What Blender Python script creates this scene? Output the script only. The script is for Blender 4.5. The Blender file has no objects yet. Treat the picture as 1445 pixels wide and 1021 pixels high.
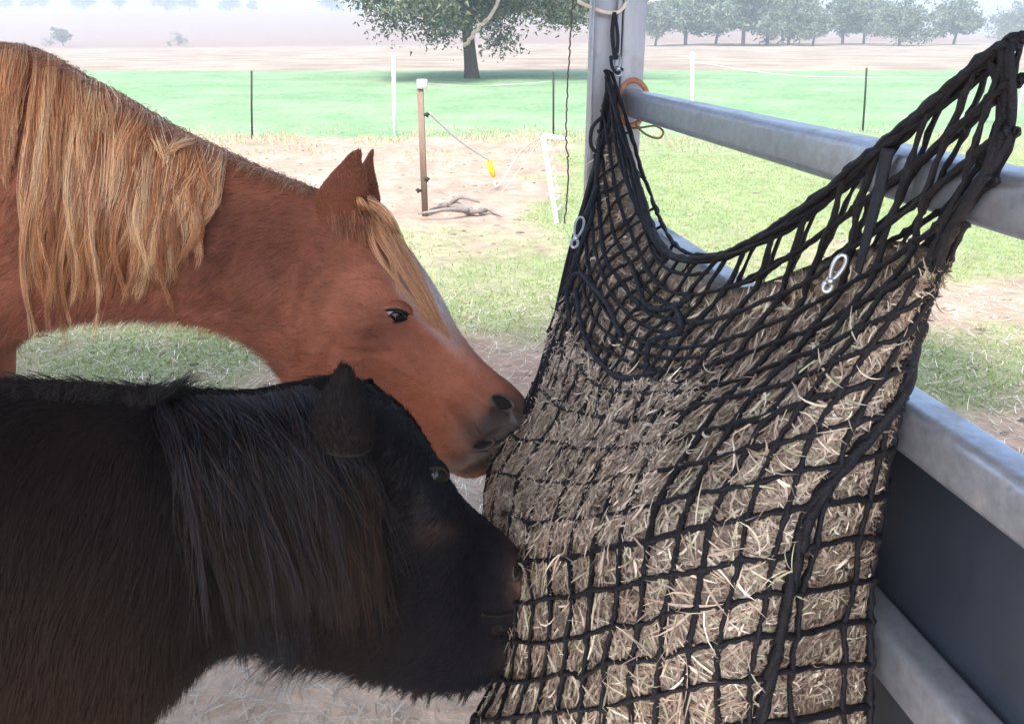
import bpy, math, random
import numpy as np
from mathutils import Vector
from mathutils.bvhtree import BVHTree

random.seed(7)
RNG = np.random.default_rng(11)
SC = bpy.context.scene

# ------------------------------------------------------------------ camera, sky, sun, exposure
F = 1150.0; CXP = 722.5; CYP = 510.5; TH = math.radians(21.8); CT, ST = math.cos(TH), math.sin(TH)
CAM = np.array((0.0, 0.0, 1.55))
cam_d = bpy.data.cameras.new('camera'); cam = bpy.data.objects.new('camera', cam_d); SC.collection.objects.link(cam)
cam.location = CAM; cam.rotation_euler = (math.pi/2-TH, 0, 0)
cam_d.sensor_width = 36; cam_d.lens = 36*F/1445; cam_d.clip_start = 0.02; cam_d.clip_end = 5000
SC.camera = cam
w = bpy.data.worlds.new('World'); SC.world = w; w.use_nodes = True
nt = w.node_tree; nt.nodes.clear()
sky = nt.nodes.new('ShaderNodeTexSky'); sky.sky_type = 'NISHITA'; sky.sun_disc = False
SUN_EL, SUN_AZ = math.radians(52), math.radians(205)
sky.sun_elevation = SUN_EL; sky.sun_rotation = SUN_AZ; sky.air_density = 1.0; sky.dust_density = 3.0; sky.ozone_density = 0.6
bgn = nt.nodes.new('ShaderNodeBackground'); bgn.inputs[1].default_value = 0.15
out = nt.nodes.new('ShaderNodeOutputWorld'); nt.links.new(sky.outputs[0], bgn.inputs[0]); nt.links.new(bgn.outputs[0], out.inputs[0])
sd = bpy.data.lights.new('sun', 'SUN'); sd.energy = 2.0; sd.angle = math.radians(12); sd.color = (1, .96, .9)
sun = bpy.data.objects.new('sun', sd); SC.collection.objects.link(sun)
# azimuth measured clockwise from +Y like the sky's sun_rotation
sdir = Vector((math.sin(SUN_AZ)*math.cos(SUN_EL), math.cos(SUN_AZ)*math.cos(SUN_EL), math.sin(SUN_EL)))
sun.rotation_euler = sdir.to_track_quat('Z', 'Y').to_euler(); sun.location = (0, 0, 30)
SC.view_settings.view_transform = 'Standard'; SC.view_settings.look = 'None'; SC.view_settings.gamma = 1
SC.view_settings.exposure = 1.6
SC.cycles.use_denoising = True
SC.cycles.max_bounces = 8; SC.cycles.volume_bounces = 1; SC.cycles.transparent_max_bounces = 8

# ------------------------------------------------------------------ helpers
def ray(px, py):
    x = (np.asarray(px, float)-CXP)/F; y = -(np.asarray(py, float)-CYP)/F
    return np.stack([x, CT+y*ST, -ST+y*CT], -1)
def P(px, py, d):                       # point at a pixel and a distance along the view axis
    return CAM + ray(px, py)*np.asarray(d, float)[..., None]
def PY(px, py, Y):                      # point at a pixel on the vertical plane y = Y
    r = ray(px, py); return CAM + r*(np.asarray(Y, float)/r[..., 1])[..., None]
def PG(px, py, z=0.0):
    r = ray(px, py); return CAM + r*((z-CAM[2])/r[..., 2])[..., None]
def PROJ(p):
    p = np.asarray(p)-CAM; d = p[..., 1]*CT-p[..., 2]*ST; yy = p[..., 1]*ST+p[..., 2]*CT
    return np.stack([CXP+F*p[..., 0]/d, CYP-F*yy/d], -1)

def vnoise(p, s, seed=0):
    p = np.asarray(p, float)*s+seed*17.3; i = np.floor(p).astype(np.int64); f = p-i; f = f*f*(3-2*f)
    def h(a, b, c):
        n = (a*374761393+b*668265263+c*2147483647+seed*1013) & 0x7fffffff
        n = ((n ^ (n >> 13))*1274126177) & 0x7fffffff
        return ((n ^ (n >> 16)) & 0xffff)/65535.0
    r = 0
    for a in (0, 1):
        for b in (0, 1):
            for c in (0, 1):
                wgt = (f[..., 0] if a else 1-f[..., 0])*(f[..., 1] if b else 1-f[..., 1])*(f[..., 2] if c else 1-f[..., 2])
                r = r+wgt*h(i[..., 0]+a, i[..., 1]+b, i[..., 2]+c)
    return r
def fbm(p, s, o=4, seed=0):
    r = 0; a = .5; t = 0
    for k in range(o):
        r = r+a*vnoise(p, s*2**k, seed+k); t += a; a *= .55
    return r/t

def link(o, parent=None):
    SC.collection.objects.link(o)
    if parent is not None: o.parent = parent
    return o
def tag(o, label=None, cat=None, group=None, kind=None):
    if label: o['label'] = label
    if cat: o['category'] = cat
    if group: o['group'] = group
    if kind: o['kind'] = kind
    return o
def empty(name, loc=(0, 0, 0), **k):
    o = bpy.data.objects.new(name, None); o.location = tuple(loc); o.empty_display_size = .1
    link(o); tag(o, **k); return o

class MB:
    def __init__(s): s.v = []; s.f = []; s.n = 0; s.c = []
    def add(s, v, f, c=None):
        v = np.asarray(v, float).reshape(-1, 3); s.v.append(v)
        f = np.asarray(f, int); s.f.append(f+s.n); s.n += len(v)
        if c is not None: s.c.append(np.broadcast_to(np.asarray(c, float), (len(v), 3)))
        return s
    def build(s, name, mat, parent=None, smooth=True, at=None):
        at = np.array(parent.location) if (parent is not None and at is None) else (np.zeros(3) if at is None else np.asarray(at, float))
        V = np.concatenate(s.v)-at
        me = bpy.data.meshes.new(name); me.vertices.add(len(V)); me.vertices.foreach_set('co', V.ravel())
        loops = []; starts = []; st = 0
        for f in s.f:
            if len(f) == 0: continue
            k = f.shape[1]; loops.append(f.ravel()); starts.append(st+np.arange(len(f))*k); st += f.size
        loops = np.concatenate(loops); starts = np.concatenate(starts)
        me.loops.add(len(loops)); me.loops.foreach_set('vertex_index', loops)
        me.polygons.add(len(starts)); me.polygons.foreach_set('loop_start', starts)
        me.update(calc_edges=True)
        if smooth is True: me.polygons.foreach_set('use_smooth', np.ones(len(starts), bool))
        if s.c:
            a = me.color_attributes.new('Col', 'FLOAT_COLOR', 'POINT'); C = np.concatenate(s.c)
            a.data.foreach_set('color', np.concatenate([C, np.ones((len(C), 1))], 1).ravel().astype(np.float32))
        me.validate()
        if mat: me.materials.append(mat)
        o = bpy.data.objects.new(name, me)
        if parent is None: o.location = at
        return link(o, parent)
    def tube(s, pts, r, n=8, caps=True, c=None, flat=1.0):
        pts = np.asarray(pts, float); m = len(pts); r = np.broadcast_to(np.asarray(r, float), (m,))
        t = np.gradient(pts, axis=0); t /= np.linalg.norm(t, axis=1)[:, None]+1e-12
        ref = np.array((0, 0, 1.)) if abs(t[0, 2]) < .9 else np.array((1., 0, 0))
        U = []; u = np.cross(t[0], ref); u /= np.linalg.norm(u)
        for k in range(m):
            u = u-t[k]*np.dot(u, t[k]); u /= np.linalg.norm(u)+1e-12; U.append(u)
        U = np.array(U); W = np.cross(t, U); a = np.arange(n)/n*2*math.pi
        V = pts[:, None]+r[:, None, None]*(U[:, None]*np.cos(a)[None, :, None]+flat*W[:, None]*np.sin(a)[None, :, None])
        i = np.arange(m-1)[:, None]*n; j = np.arange(n)[None]; j2 = (j+1) % n
        q = np.stack([i+j, i+j2, i+n+j2, i+n+j], -1).reshape(-1, 4)
        s.add(V.reshape(-1, 3), q, c)
        if caps:
            b = s.n; s.v.append(pts[[0, -1]]); s.n += 2
            if c is not None: s.c.append(np.broadcast_to(np.asarray(c, float), (2, 3)))
            j = np.arange(n); base = b-m*n
            s.f.append(np.stack([np.full(n, b), base+(j+1) % n, base+j], -1)); s.f.append(np.stack([np.full(n, b+1), base+(m-1)*n+j, base+(m-1)*n+(j+1) % n], -1))
        return s
    def box(s, c, h, ax=None, bev=0.0, col=None):
        ax = np.eye(3) if ax is None else np.asarray(ax, float); c = np.asarray(c, float); h = np.asarray(h, float)
        # rounded profile in the y-z section, extruded along x
        b = min(bev, h[1]*.9, h[2]*.9); prof = []
        if b > 0:
            for (sy, sz, a0) in ((1, 1, 0), (-1, 1, 90), (-1, -1, 180), (1, -1, 270)):
                for k in range(5):
                    a = math.radians(a0+k*22.5); prof.append((sy*(h[1]-b)+b*math.cos(a), sz*(h[2]-b)+b*math.sin(a)))
        else: prof = [(h[1], h[2]), (-h[1], h[2]), (-h[1], -h[2]), (h[1], -h[2])]
        n = len(prof); V = []
        for sx in (-1, 1):
            for (y, z) in prof: V.append(c+ax[0]*sx*h[0]+ax[1]*y+ax[2]*z)
        j = np.arange(n); j2 = (j+1) % n
        s.add(V, np.stack([j, j2, j2+n, j+n], -1), col)
        b0 = s.n-2*n
        s.f.append((b0+np.arange(n)[::-1])[None]); s.f.append((b0+n+np.arange(n))[None])
        return s

def catmull(a, n):
    a = np.asarray(a, float); m = len(a); t = np.linspace(0, m-1, n); i = np.clip(t.astype(int), 0, m-2); f = (t-i)
    f = f.reshape((-1,)+(1,)*(a.ndim-1)); g = lambda k: a[np.clip(k, 0, m-1)]
    p0, p1, p2, p3 = g(i-1), g(i), g(i+1), g(i+2)
    return .5*((2*p1)+(-p0+p2)*f+(2*p0-5*p1+4*p2-p3)*f*f+(-p0+3*p1-3*p2+p3)*f**3)
def sm(x, a, b):
    t = np.clip((x-a)/(b-a), 0, 1); return t*t*(3-2*t)
def mix(a, b, t): return a*(1-t)+b*t
def srgb(r, g, b):
    f = lambda c: (c/255/12.92 if c/255 <= .04045 else ((c/255+.055)/1.055)**2.4)
    return (f(r), f(g), f(b))

def mat(name, col=(.5, .5, .5), rough=.6, metal=0, spec=.5, noise=None, bump=None, attr=False, hair=False, trans=0, dirt=None):
    m = bpy.data.materials.new(name); m.use_nodes = True; n = m.node_tree.nodes; l = m.node_tree.links
    b = n['Principled BSDF']; b.inputs['Roughness'].default_value = rough; b.inputs['Metallic'].default_value = metal
    b.inputs['Specular IOR Level'].default_value = spec; b.inputs['Base Color'].default_value = (*col, 1)
    src = None
    if attr:
        a = n.new('ShaderNodeAttribute'); a.attribute_name = 'Col'; src = a.outputs['Color']
    if noise:                            # (scale, amount, stretch)
        tc = n.new('ShaderNodeTexCoord'); mp = n.new('ShaderNodeMapping'); mp.inputs['Scale'].default_value = noise[2] if len(noise) > 2 else (1, 1, 1)
        nz = n.new('ShaderNodeTexNoise'); nz.inputs['Scale'].default_value = noise[0]; nz.inputs['Detail'].default_value = 6; nz.inputs['Roughness'].default_value = .65
        l.new(tc.outputs['Object'], mp.inputs[0]); l.new(mp.outputs[0], nz.inputs['Vector'])
        r = n.new('ShaderNodeMapRange'); r.inputs[1].default_value = .25; r.inputs[2].default_value = .75; r.inputs[3].default_value = 1-noise[1]; r.inputs[4].default_value = 1+noise[1]
        l.new(nz.outputs[0], r.inputs[0])
        h = n.new('ShaderNodeMix'); h.data_type = 'RGBA'; h.blend_type = 'MULTIPLY'; h.inputs[0].default_value = 1
        if src: l.new(src, h.inputs[6])
        else: h.inputs[6].default_value = (*col, 1)
        l.new(r.outputs[0], h.inputs[7]); src = h.outputs[2]
    if hair:
        hi = n.new('ShaderNodeHairInfo'); r = n.new('ShaderNodeMapRange'); r.inputs[3].default_value = 1-hair; r.inputs[4].default_value = 1+hair
        l.new(hi.outputs['Random'], r.inputs[0]); h = n.new('ShaderNodeMix'); h.data_type = 'RGBA'; h.blend_type = 'MULTIPLY'; h.inputs[0].default_value = 1
        if src: l.new(src, h.inputs[6])
        else: h.inputs[6].default_value = (*col, 1)
        l.new(r.outputs[0], h.inputs[7]); src = h.outputs[2]
    if dirt:                             # grime and light rust in patches, rougher than the metal
        tc = n.new('ShaderNodeTexCoord'); nz = n.new('ShaderNodeTexNoise'); nz.inputs['Scale'].default_value = 6; nz.inputs['Detail'].default_value = 9; nz.inputs['Roughness'].default_value = .75
        l.new(tc.outputs['Object'], nz.inputs['Vector']); r = n.new('ShaderNodeMapRange'); r.inputs[1].default_value = .52; r.inputs[2].default_value = .72; r.inputs[4].default_value = .75; l.new(nz.outputs[0], r.inputs[0])
        h = n.new('ShaderNodeMix'); h.data_type = 'RGBA'; l.new(r.outputs[0], h.inputs[0]); l.new(src, h.inputs[6]); h.inputs[7].default_value = (*dirt, 1); src = h.outputs[2]
        r2 = n.new('ShaderNodeMapRange'); r2.inputs[3].default_value = rough; r2.inputs[4].default_value = .8; l.new(r.outputs[0], r2.inputs[0]); l.new(r2.outputs[0], b.inputs['Roughness'])
        r3 = n.new('ShaderNodeMapRange'); r3.inputs[3].default_value = metal; r3.inputs[4].default_value = .05; l.new(r.outputs[0], r3.inputs[0]); l.new(r3.outputs[0], b.inputs['Metallic'])
    if src: l.new(src, b.inputs['Base Color'])
    if bump:                             # (scale, strength, distance)
        tc = n.new('ShaderNodeTexCoord'); nz = n.new('ShaderNodeTexNoise'); nz.inputs['Scale'].default_value = bump[0]; nz.inputs['Detail'].default_value = 5
        l.new(tc.outputs['Object'], nz.inputs['Vector']); bp = n.new('ShaderNodeBump'); bp.inputs['Strength'].default_value = bump[1]; bp.inputs['Distance'].default_value = bump[2]
        l.new(nz.outputs[0], bp.inputs['Height']); l.new(bp.outputs[0], b.inputs['Normal'])
    if trans: 
        b.inputs['Transmission Weight'].default_value = 0
        b.inputs['Subsurface Weight'].default_value = trans; b.inputs['Subsurface Scale'].default_value = .01
    return m

M = dict(
    ground=None,
    galv=mat('galvanised_steel', (.40, .455, .55), .36, .65, .5, noise=(70, .22, (1, 1, 1)), bump=(90, .3, .002), dirt=(.30, .24, .19)),
    galv2=mat('galvanised_post_steel', (.35, .375, .44), .42, .5, .5, noise=(16, .3, (1, 1, .25)), bump=(70, .25, .002), dirt=(.26, .21, .18)),
    panel=mat('dark_rubber_panel', (.034, .046, .070), .42, 0, .45, noise=(5, .5, (1, 1, .6)), bump=(22, .35, .004)),
    roof=mat('roof_sheet', (.30, .30, .31), .5, .3, .4, noise=(3, .15)),
    cord=mat('black_braided_cord', (.0065, .0075, .013), .62, 0, .32, noise=(160, .5), bump=(420, .9, .002)),
    strap=mat('dark_blue_strap', (.018, .022, .035), .7, 0, .3, bump=(500, .8, .002)),
    clip=mat('zinc_clip', (.55, .62, .7), .3, .8, .5, noise=(40, .2)),
    hay=mat('hay_stalk', rough=.75, spec=.25, attr=True),
    haycore=mat('packed_hay', rough=.95, spec=.1, attr=True, noise=(130, .55), bump=(180, 1, .012)),
    white=mat('white_plastic', (.8, .8, .8), .5, 0, .4),
    rope=mat('pale_rope', (.72, .68, .62), .8, 0, .2, noise=(90, .2)),
    yellow=mat('yellow_plastic', (.85, .62, .05), .45, 0, .4),
    wood=mat('weathered_wood', (.21, .15, .12), .85, 0, .2, noise=(14, .3, (1, 1, .2)), bump=(50, .5, .01)),
    picket=mat('dark_steel_picket', (.03, .035, .03), .6, .3, .4),
    wire=mat('thin_brown_wire', (.14, .10, .08), .6, .2, .4),
    orange=mat('faded_orange_rope', (.42, .20, .13), .8, 0, .2, noise=(80, .25)),
    brass=mat('yellowish_wire', (.22, .19, .09), .5, .3, .4),
    log=mat('bleached_branch', (.24, .21, .195), .9, 0, .2, noise=(9, .3), bump=(30, .6, .02)),
    bark=mat('dark_bark', (.075, .055, .05), .95, 0, .1, noise=(5, .4, (1, 1, .3)), bump=(9, .8, .05)),
    leaf=mat('tree_leaves', rough=.7, spec=.25, attr=True),
    grass=mat('grass_blades', rough=.7, spec=.2, attr=True),
    skin=mat('horse_skin', rough=.7, spec=.2, attr=True, noise=(60, .12), bump=(220, .35, .003)),
    hoof=mat('hoof', (.05, .045, .04), .5),
    coat=mat('horse_coat_hair', rough=.36, spec=.42, attr=True, hair=.6),
    mane=mat('mane_hair', rough=.34, spec=.5, attr=True, hair=.35),
    maned=mat('dark_mane_hair', rough=.38, spec=.24, attr=True, hair=.45),
    eye=mat('wet_dark_eye', (.006, .005, .005), .06, 0, .8),
    lid=mat('eyelid_skin', (.035, .025, .022), .45, 0, .4, bump=(200, .4, .002)),
    coatd=mat('dark_horse_coat_hair', rough=.5, spec=.12, attr=True, hair=.38),
    nostril=mat('nostril_inside', (.012, .009, .009), .7),
)

# ------------------------------------------------------------------ ground
def terrain(x, y):
    r = np.maximum(y, 0)
    hill = 12.5*sm(r, 150, 420)*(1-.75*sm(x/np.maximum(r, 1), -.02, .35))
    hill = hill+1.2*sm(r, 80, 160)*np.sin(x*.02+.5)*.5
    return hill+sm(r, 2, 9)*0.03*(vnoise(np.stack([x, y, 0*x], -1), .9, 3)-.5)
def ground_masks(p):
    x, y = p[..., 0], p[..., 1]; q = p.copy(); q[..., 2] = 0
    n1 = fbm(q, .9, 5, 1); n2 = fbm(q, 3.1, 4, 5); n3 = fbm(q, .35, 3, 9)
    edge = 14.0+(n2-.5)*2.4+(n1-.5)*1.2
    g = .30+1.7*(n1-.46)+.7*(n2-.5)                         # patchy grass
    xr = x/np.maximum(y, .5)
    dirt = sm(y, 6.6, 8.4)*(1-sm(xr+(n1-.5)*.22, -.03, .06))  # bare yard left of the fallen pole
    dirt2 = np.exp(-((y-3.7)/.55)**2)*sm(x, -1.1, -.4)*(1-sm(x, .2, .6))
    dirt3 = np.exp(-((y-4.9)/.45)**2)*sm(x, 1.6, 2.4)+1.2*np.exp(-((y-2.6)/.55)**2)*sm(x, .8, 1.2)
    g = g+.5*sm(xr, 0, .1)*sm(y, 5, 8)+.25*sm(-x, 1.0, 1.8)*sm(y, 3.2, 4)*(1-sm(y, 5, 6))
    g = g-dirt*1.3-dirt2*.9-dirt3*.9-1.6*(1-sm(y, 2.4, 3.4))
    g = np.clip(g*1.5, 0, 1)
    far = sm(y, 40.5+(n1-.5)*2, 42.5)
    crop = sm(y, edge-.5, edge+.6)*(1-far)
    return g, crop, far, n1, n2, n3
def ground_color(p):
    g, crop, far, n1, n2, n3 = ground_masks(p); y = p[..., 1:2]
    e = lambda a: a[..., None]
    soil = mix(np.array((.29, .205, .155)), np.array((.45, .375, .30)), e(np.clip(n2*1.6-.3, 0, 1)))
    grs = mix(np.array((.19, .27, .12)), np.array((.31, .34, .19)), e(np.clip(n2*1.8-.4, 0, 1)))
    c = mix(soil, grs, e(g))
    c = mix(c, np.array((.76, .59, .45))*(.75+.5*e(n2)), 1-sm(y, 1.9, 2.7))
    cropc = mix(np.array((.165, .29, .15)), np.array((.27, .37, .225)), e(np.clip((n1-.5)*2.2+.45+(n2-.5)*.9, 0, 1)))
    c = mix(c, np.clip(c*np.array((1.35, 1.18, 1.08)), 0, .75), (1-sm(y, 3.6, 5.2))*sm(y, 2.2, 2.8)*e(1-g)*.8)
    c = mix(c, cropc, e(crop))
    dry = mix(np.array((.27, .21, .165)), np.array((.40, .34, .275)), e(np.clip(n3*2.2-.6+.8*(n1-.5), 0, 1)))
    c = mix(c, dry, e(far)); hillc = np.array((.26, .175, .14))*(.92+.16*e(n3))
    return mix(c, hillc, sm(y, 120, 170))
ys = np.concatenate([np.linspace(-6, 1, 20)[:-1], 1+(np.linspace(0, 1, 420)**3.2)*760]); xs = np.linspace(-1, 1, 420)
xs = np.sign(xs)*np.abs(xs)**1.15
Yg, Xg = np.meshgrid(ys, xs, indexing='ij'); Xg = Xg*(5.5+np.maximum(Yg, 0)*.85)
Zg = terrain(Xg, Yg); Vg = np.stack([Xg, Yg, Zg], -1)
nr, ncg = Vg.shape[:2]; i = np.arange(nr-1)[:, None]*ncg; j = np.arange(ncg-1)[None]
Qg = np.stack([i+j, i+j+1, i+ncg+j+1, i+ncg+j], -1).reshape(-1, 4)
gm = MB(); gm.add(Vg.reshape(-1, 3), Qg, ground_color(Vg).reshape(-1, 3))
M['ground'] = mat('ground_soil_and_grass', rough=.95, spec=.1, attr=True, noise=(7, .28), bump=(16, .6, .05))
tag(gm.build('ground', M['ground']), kind='structure')

# distant hills
hm = MB(); xs = np.linspace(-900, 900, 200); prof = np.linspace(0, 1, 14)
Hx, Hp = np.meshgrid(xs, prof, indexing='ij'); q = np.stack([Hx, 0*Hx, 0*Hx], -1)
Hh = (14+26*fbm(q, .006, 4, 4)+10*sm(Hx, 100, 500))
HV = np.stack([Hx, 640+Hp*170, -1+(Hh+1)*np.sin(Hp*math.pi/2)], -1)
i = np.arange(199)[:, None]*14; j = np.arange(13)[None]
hm.add(HV.reshape(-1, 3), np.stack([i+j, i+j+1, i+14+j+1, i+14+j], -1).reshape(-1, 4))
tag(hm.build('hills', mat('hill_scrub', (.09, .12, .10), .95, noise=(.03, .3))), kind='structure')

# ------------------------------------------------------------------ ribbons (grass, straw, hay)
def ribbons(mb, base, dirv, bend, L, W, col, seg=4, nrm=None, taper=True, fold=0.0):
    n = len(base); t = np.linspace(0, 1, seg+1)[None, :, None]
    dirv = dirv/np.linalg.norm(dirv, axis=1)[:, None]
    bp_ = bend-dirv*(bend*dirv).sum(1)[:, None]; bl_ = np.linalg.norm(bp_, axis=1)+1e-9; th = np.clip(2*bl_/L, .01, 2.6)[:, None, None]; bp_ = bp_/bl_[:, None]
    c = base[:, None]+L[:, None, None]*(dirv[:, None]*np.sin(th*t)/th+bp_[:, None]*(1-np.cos(th*t))/th)
    tg = np.gradient(c, axis=1)
    nn = np.array((0, -1., 0))[None] if nrm is None else nrm
    s = np.cross(tg, np.broadcast_to(nn[:, None], tg.shape)); s /= np.linalg.norm(s, axis=2)[:, :, None]+1e-9
    wd = (np.sin(np.linspace(.25, math.pi*.97, seg+1)) if taper == 'both' else (1-.85*np.linspace(0, 1, seg+1)**1.5))[None, :, None]
    a = c-s*W[:, None, None]*wd/2; b = c+s*W[:, None, None]*wd/2
    V = np.stack([a, b], 2).reshape(-1, 3); m = (seg+1)*2
    i = (np.arange(n)*m)[:, None]; k = (np.arange(seg)*2)[None]
    Fq = np.stack([i+k, i+k+1, i+k+3, i+k+2], -1).reshape(-1, 4)
    mb.add(V, Fq, np.repeat(col, m, axis=0))

def pick(cols, n, jit=.2):
    cols = np.array(cols); c = cols[RNG.integers(0, len(cols), n)]
    return c*(1+(RNG.random((n, 1))-.5)*2*jit)
# grass tufts outside the shed
N = 150000; yy = 2.6+RNG.random(N)**1.3*9; xx = (RNG.random(N)*2-1)*(yy*.85+.3); pp = np.stack([xx, yy, 0*xx], -1)
g = ground_masks(pp)[0]; k = g > .35+.5*RNG.random(N); pp = pp[k]; pp[:, 2] = terrain(pp[:, 0], pp[:, 1]); n = len(pp)
d = RNG.normal(size=(n, 3))*.55; d[:, 2] = 1
gb = MB(); ribbons(gb, pp, d, RNG.normal(size=(n, 3))*.010*[1, 1, .3], .012+.028*RNG.random(n), .0025+.0035*RNG.random(n), pick([(.15, .25, .07), (.22, .32, .11), (.34, .35, .17), (.26, .33, .13)], n), seg=2)
N = 14000; yy = 13.4+RNG.normal(size=N)*.9; xx = (RNG.random(N)*2-1)*11; pp = np.stack([xx, yy, 0*xx], -1); k = fbm(pp, 1.1, 3, 41) > .5; pp = pp[k]; pp[:, 2] = terrain(pp[:, 0], pp[:, 1]); n = len(pp); d = RNG.normal(size=(n, 3))*.4; d[:, 2] = 1
ribbons(gb, pp, d, RNG.normal(size=(n, 3))*.03*[1, 1, .3], .03+.09*RNG.random(n), .006+.008*RNG.random(n), pick([(.34, .36, .22), (.44, .39, .29), (.28, .33, .16), (.34, .30, .22)], n), seg=2)
tag(gb.build('grass', M['grass'], smooth=False), 'short patchy green grass growing over the bare yard', 'grass', kind='stuff')
# straw litter on the shed floor and the yard
N = 38000; yy = .7+RNG.random(N)**2.0*4.6; xx = (RNG.random(N)*2-1)*(yy*.9+.5); pp = np.stack([xx, yy, 0*xx], -1)
pp[:, 2] = terrain(xx, yy)+.003+.012*RNG.random(N)
d = RNG.normal(size=(N, 3)); d[:, 2] *= .12
gb = MB(); ribbons(gb, pp, d, RNG.normal(size=(N, 3))*.02*[1, 1, .2], .03+.09*RNG.random(N), .002+.003*RNG.random(N), pick([(.80, .73, .60), (.70, .61, .48), (.82, .78, .68), (.55, .45, .36), (.66, .54, .43)], N), seg=3, nrm=np.array([(0, .1, 1.)]))
tag(gb.build('straw_litter', M['hay'], smooth=False), 'loose pale straw and chaff scattered over the shed floor', 'straw', kind='stuff')
# rubble of small clods and stones on bare soil
N = 900; yy = 2.2+RNG.random(N)*10; xx = (RNG.random(N)*2-1)*yy*.75; cb = MB()
oct_v = np.array([(1, 0, 0), (-1, 0, 0), (0, 1, 0), (0, -1, 0), (0, 0, 1), (0, 0, -1.)]); oct_f = np.array([(0, 2, 4), (2, 1, 4), (1, 3, 4), (3, 0, 4), (2, 0, 5), (1, 2, 5), (3, 1, 5), (0, 3, 5)])
for a in range(N):
    s = (.006+.02*RNG.random())*np.array((1.5, 1, .5))*(.6+RNG.random(3)*.8)
    cb.add(oct_v*s+np.array((xx[a], yy[a], terrain(xx[a:a+1], yy[a:a+1])[0]+.003)), oct_f, pick([(.3, .22, .17), (.4, .33, .27), (.2, .16, .13)], 1)[0])
tag(cb.build('clods', M['grass']), 'small earth clods and dung crumbs strewn on bare soil', 'clods', kind='stuff')

# ------------------------------------------------------------------ trees
def tree_meshes(seed, H, R, trunk_r, base_frac, nleaf, leaf, cols, lobes=9, flat=.75):
    r = np.random.default_rng(seed); t = MB()
    top = np.array((r.normal()*.05*H, r.normal()*.03*H, H*(base_frac+.25)))
    trunk = catmull([(0, 0, -.1), (r.normal()*.02*H, 0, H*base_frac*.5), tuple(top*[.6, .6, .75]), tuple(top)], 12)
    t.tube(trunk, np.linspace(trunk_r*1.15, trunk_r*.45, 12)*(1+.25*np.exp(-np.arange(12)*1.2)), 10)
    cr = MB(); cens = []
    for k in range(lobes):
        a = 2*math.pi*(k+r.random()*.6)/lobes; rr = R*(.35+.45*r.random()) if k % 3 else R*.2*r.random()
        c = np.array((math.cos(a)*rr, math.sin(a)*rr, H*(base_frac+.16+(.60-base_frac*.4)*r.random()))); sr = R*(.32+.2*r.random())
        cens.append((c, sr)); st = trunk[6+k % 5]
        t.tube(catmull([tuple(st), tuple(mix(st, c, .5)+[0, 0, -.04*H]), tuple(c)], 8), np.linspace(trunk_r*.42, trunk_r*.08, 8), 6)
    per = nleaf//lobes
    for c, sr in cens:
        nsub = 14; sub = r.normal(size=(nsub, 3)); sub /= np.linalg.norm(sub, axis=1)[:, None]
        sub = c+sub*sr*(.55+.5*r.random((nsub, 1)))*[1, 1, flat]
        idx = r.integers(0, nsub, per); pos = sub[idx]+r.normal(size=(per, 3))*sr*.2*[1, 1, .75]
        d = r.normal(size=(per, 3)); d[:, 2] -= .3; L = leaf*(.6+.8*r.random(per))
        sh = (.8+.4*r.random(nsub))[idx]; col = np.array(cols)[r.integers(0, len(cols), per)]*sh[:, None]
        ribbons(cr, pos, d, r.normal(size=(per, 3))*leaf*.25, L, L*.5, col, seg=1, nrm=r.normal(size=(per, 3)), taper=False)
    return t, cr
def make_tree(name, loc, seed, label, group=None, cat='tree', **k):
    e = empty(name, loc, label=label, cat=cat, group=group); t, cr = tree_meshes(seed, **k)
    t.build('trunk', M['bark'], e, at=(0, 0, 0)); cr.build('crown', M['leaf'], e, at=(0, 0, 0), smooth=False); return e
gum = [(.115, .145, .105), (.145, .175, .13), (.19, .21, .15), (.085, .11, .08)]
p = PG(666, 111)
make_tree('gum_tree', p, 5, 'large spreading tree with a thick dark trunk at the edge of the green crop', H=7.9, R=4.9, trunk_r=.29, base_frac=.155, nleaf=170000, leaf=.15, cols=gum+[(.2, .19, .1), (.04, .055, .04)], lobes=24, flat=.62)
far_src = []
def far_tree(px, py_base, hpx, kind, label, group, name='distant_tree', D=None, cat='tree'):
    y = D; x = (px-CXP)/F*(D/CT*1.0)
    r = ray(px, py_base); x = r[0]/r[1]*y; z = float(terrain(np.array([x]), np.array([y]))[0])
    H = hpx/F*y
    while len(far_src) <= kind:
        q = len(far_src); e0 = None
        t, cr = tree_meshes(40+q, 1.0, (.62, .50, .78, .9)[q], .03, (.14, .16, .08, .0)[q], (5200, 4600, 6000, 1800)[q], .06, gum, lobes=(13, 12, 15, 7)[q])
        far_src.append((t, cr, []))
    t, cr, ms = far_src[kind]; e = empty(name, (x, y, z-.1*0), label=label, cat=cat, group=group)
    if not ms:
        a = t.build('trunk', M['bark'], e, at=(0, 0, 0)); b = cr.build('crown', M['leaf'], e, at=(0, 0, 0), smooth=False); ms += [a, b]
    else:
        for m_ in ms: c = m_.copy(); link(c, e)
    e.scale = (H, H, H); e.rotation_euler = (0, 0, px*.37)
G1 = 'trees along the far edge of the dry paddock'
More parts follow.
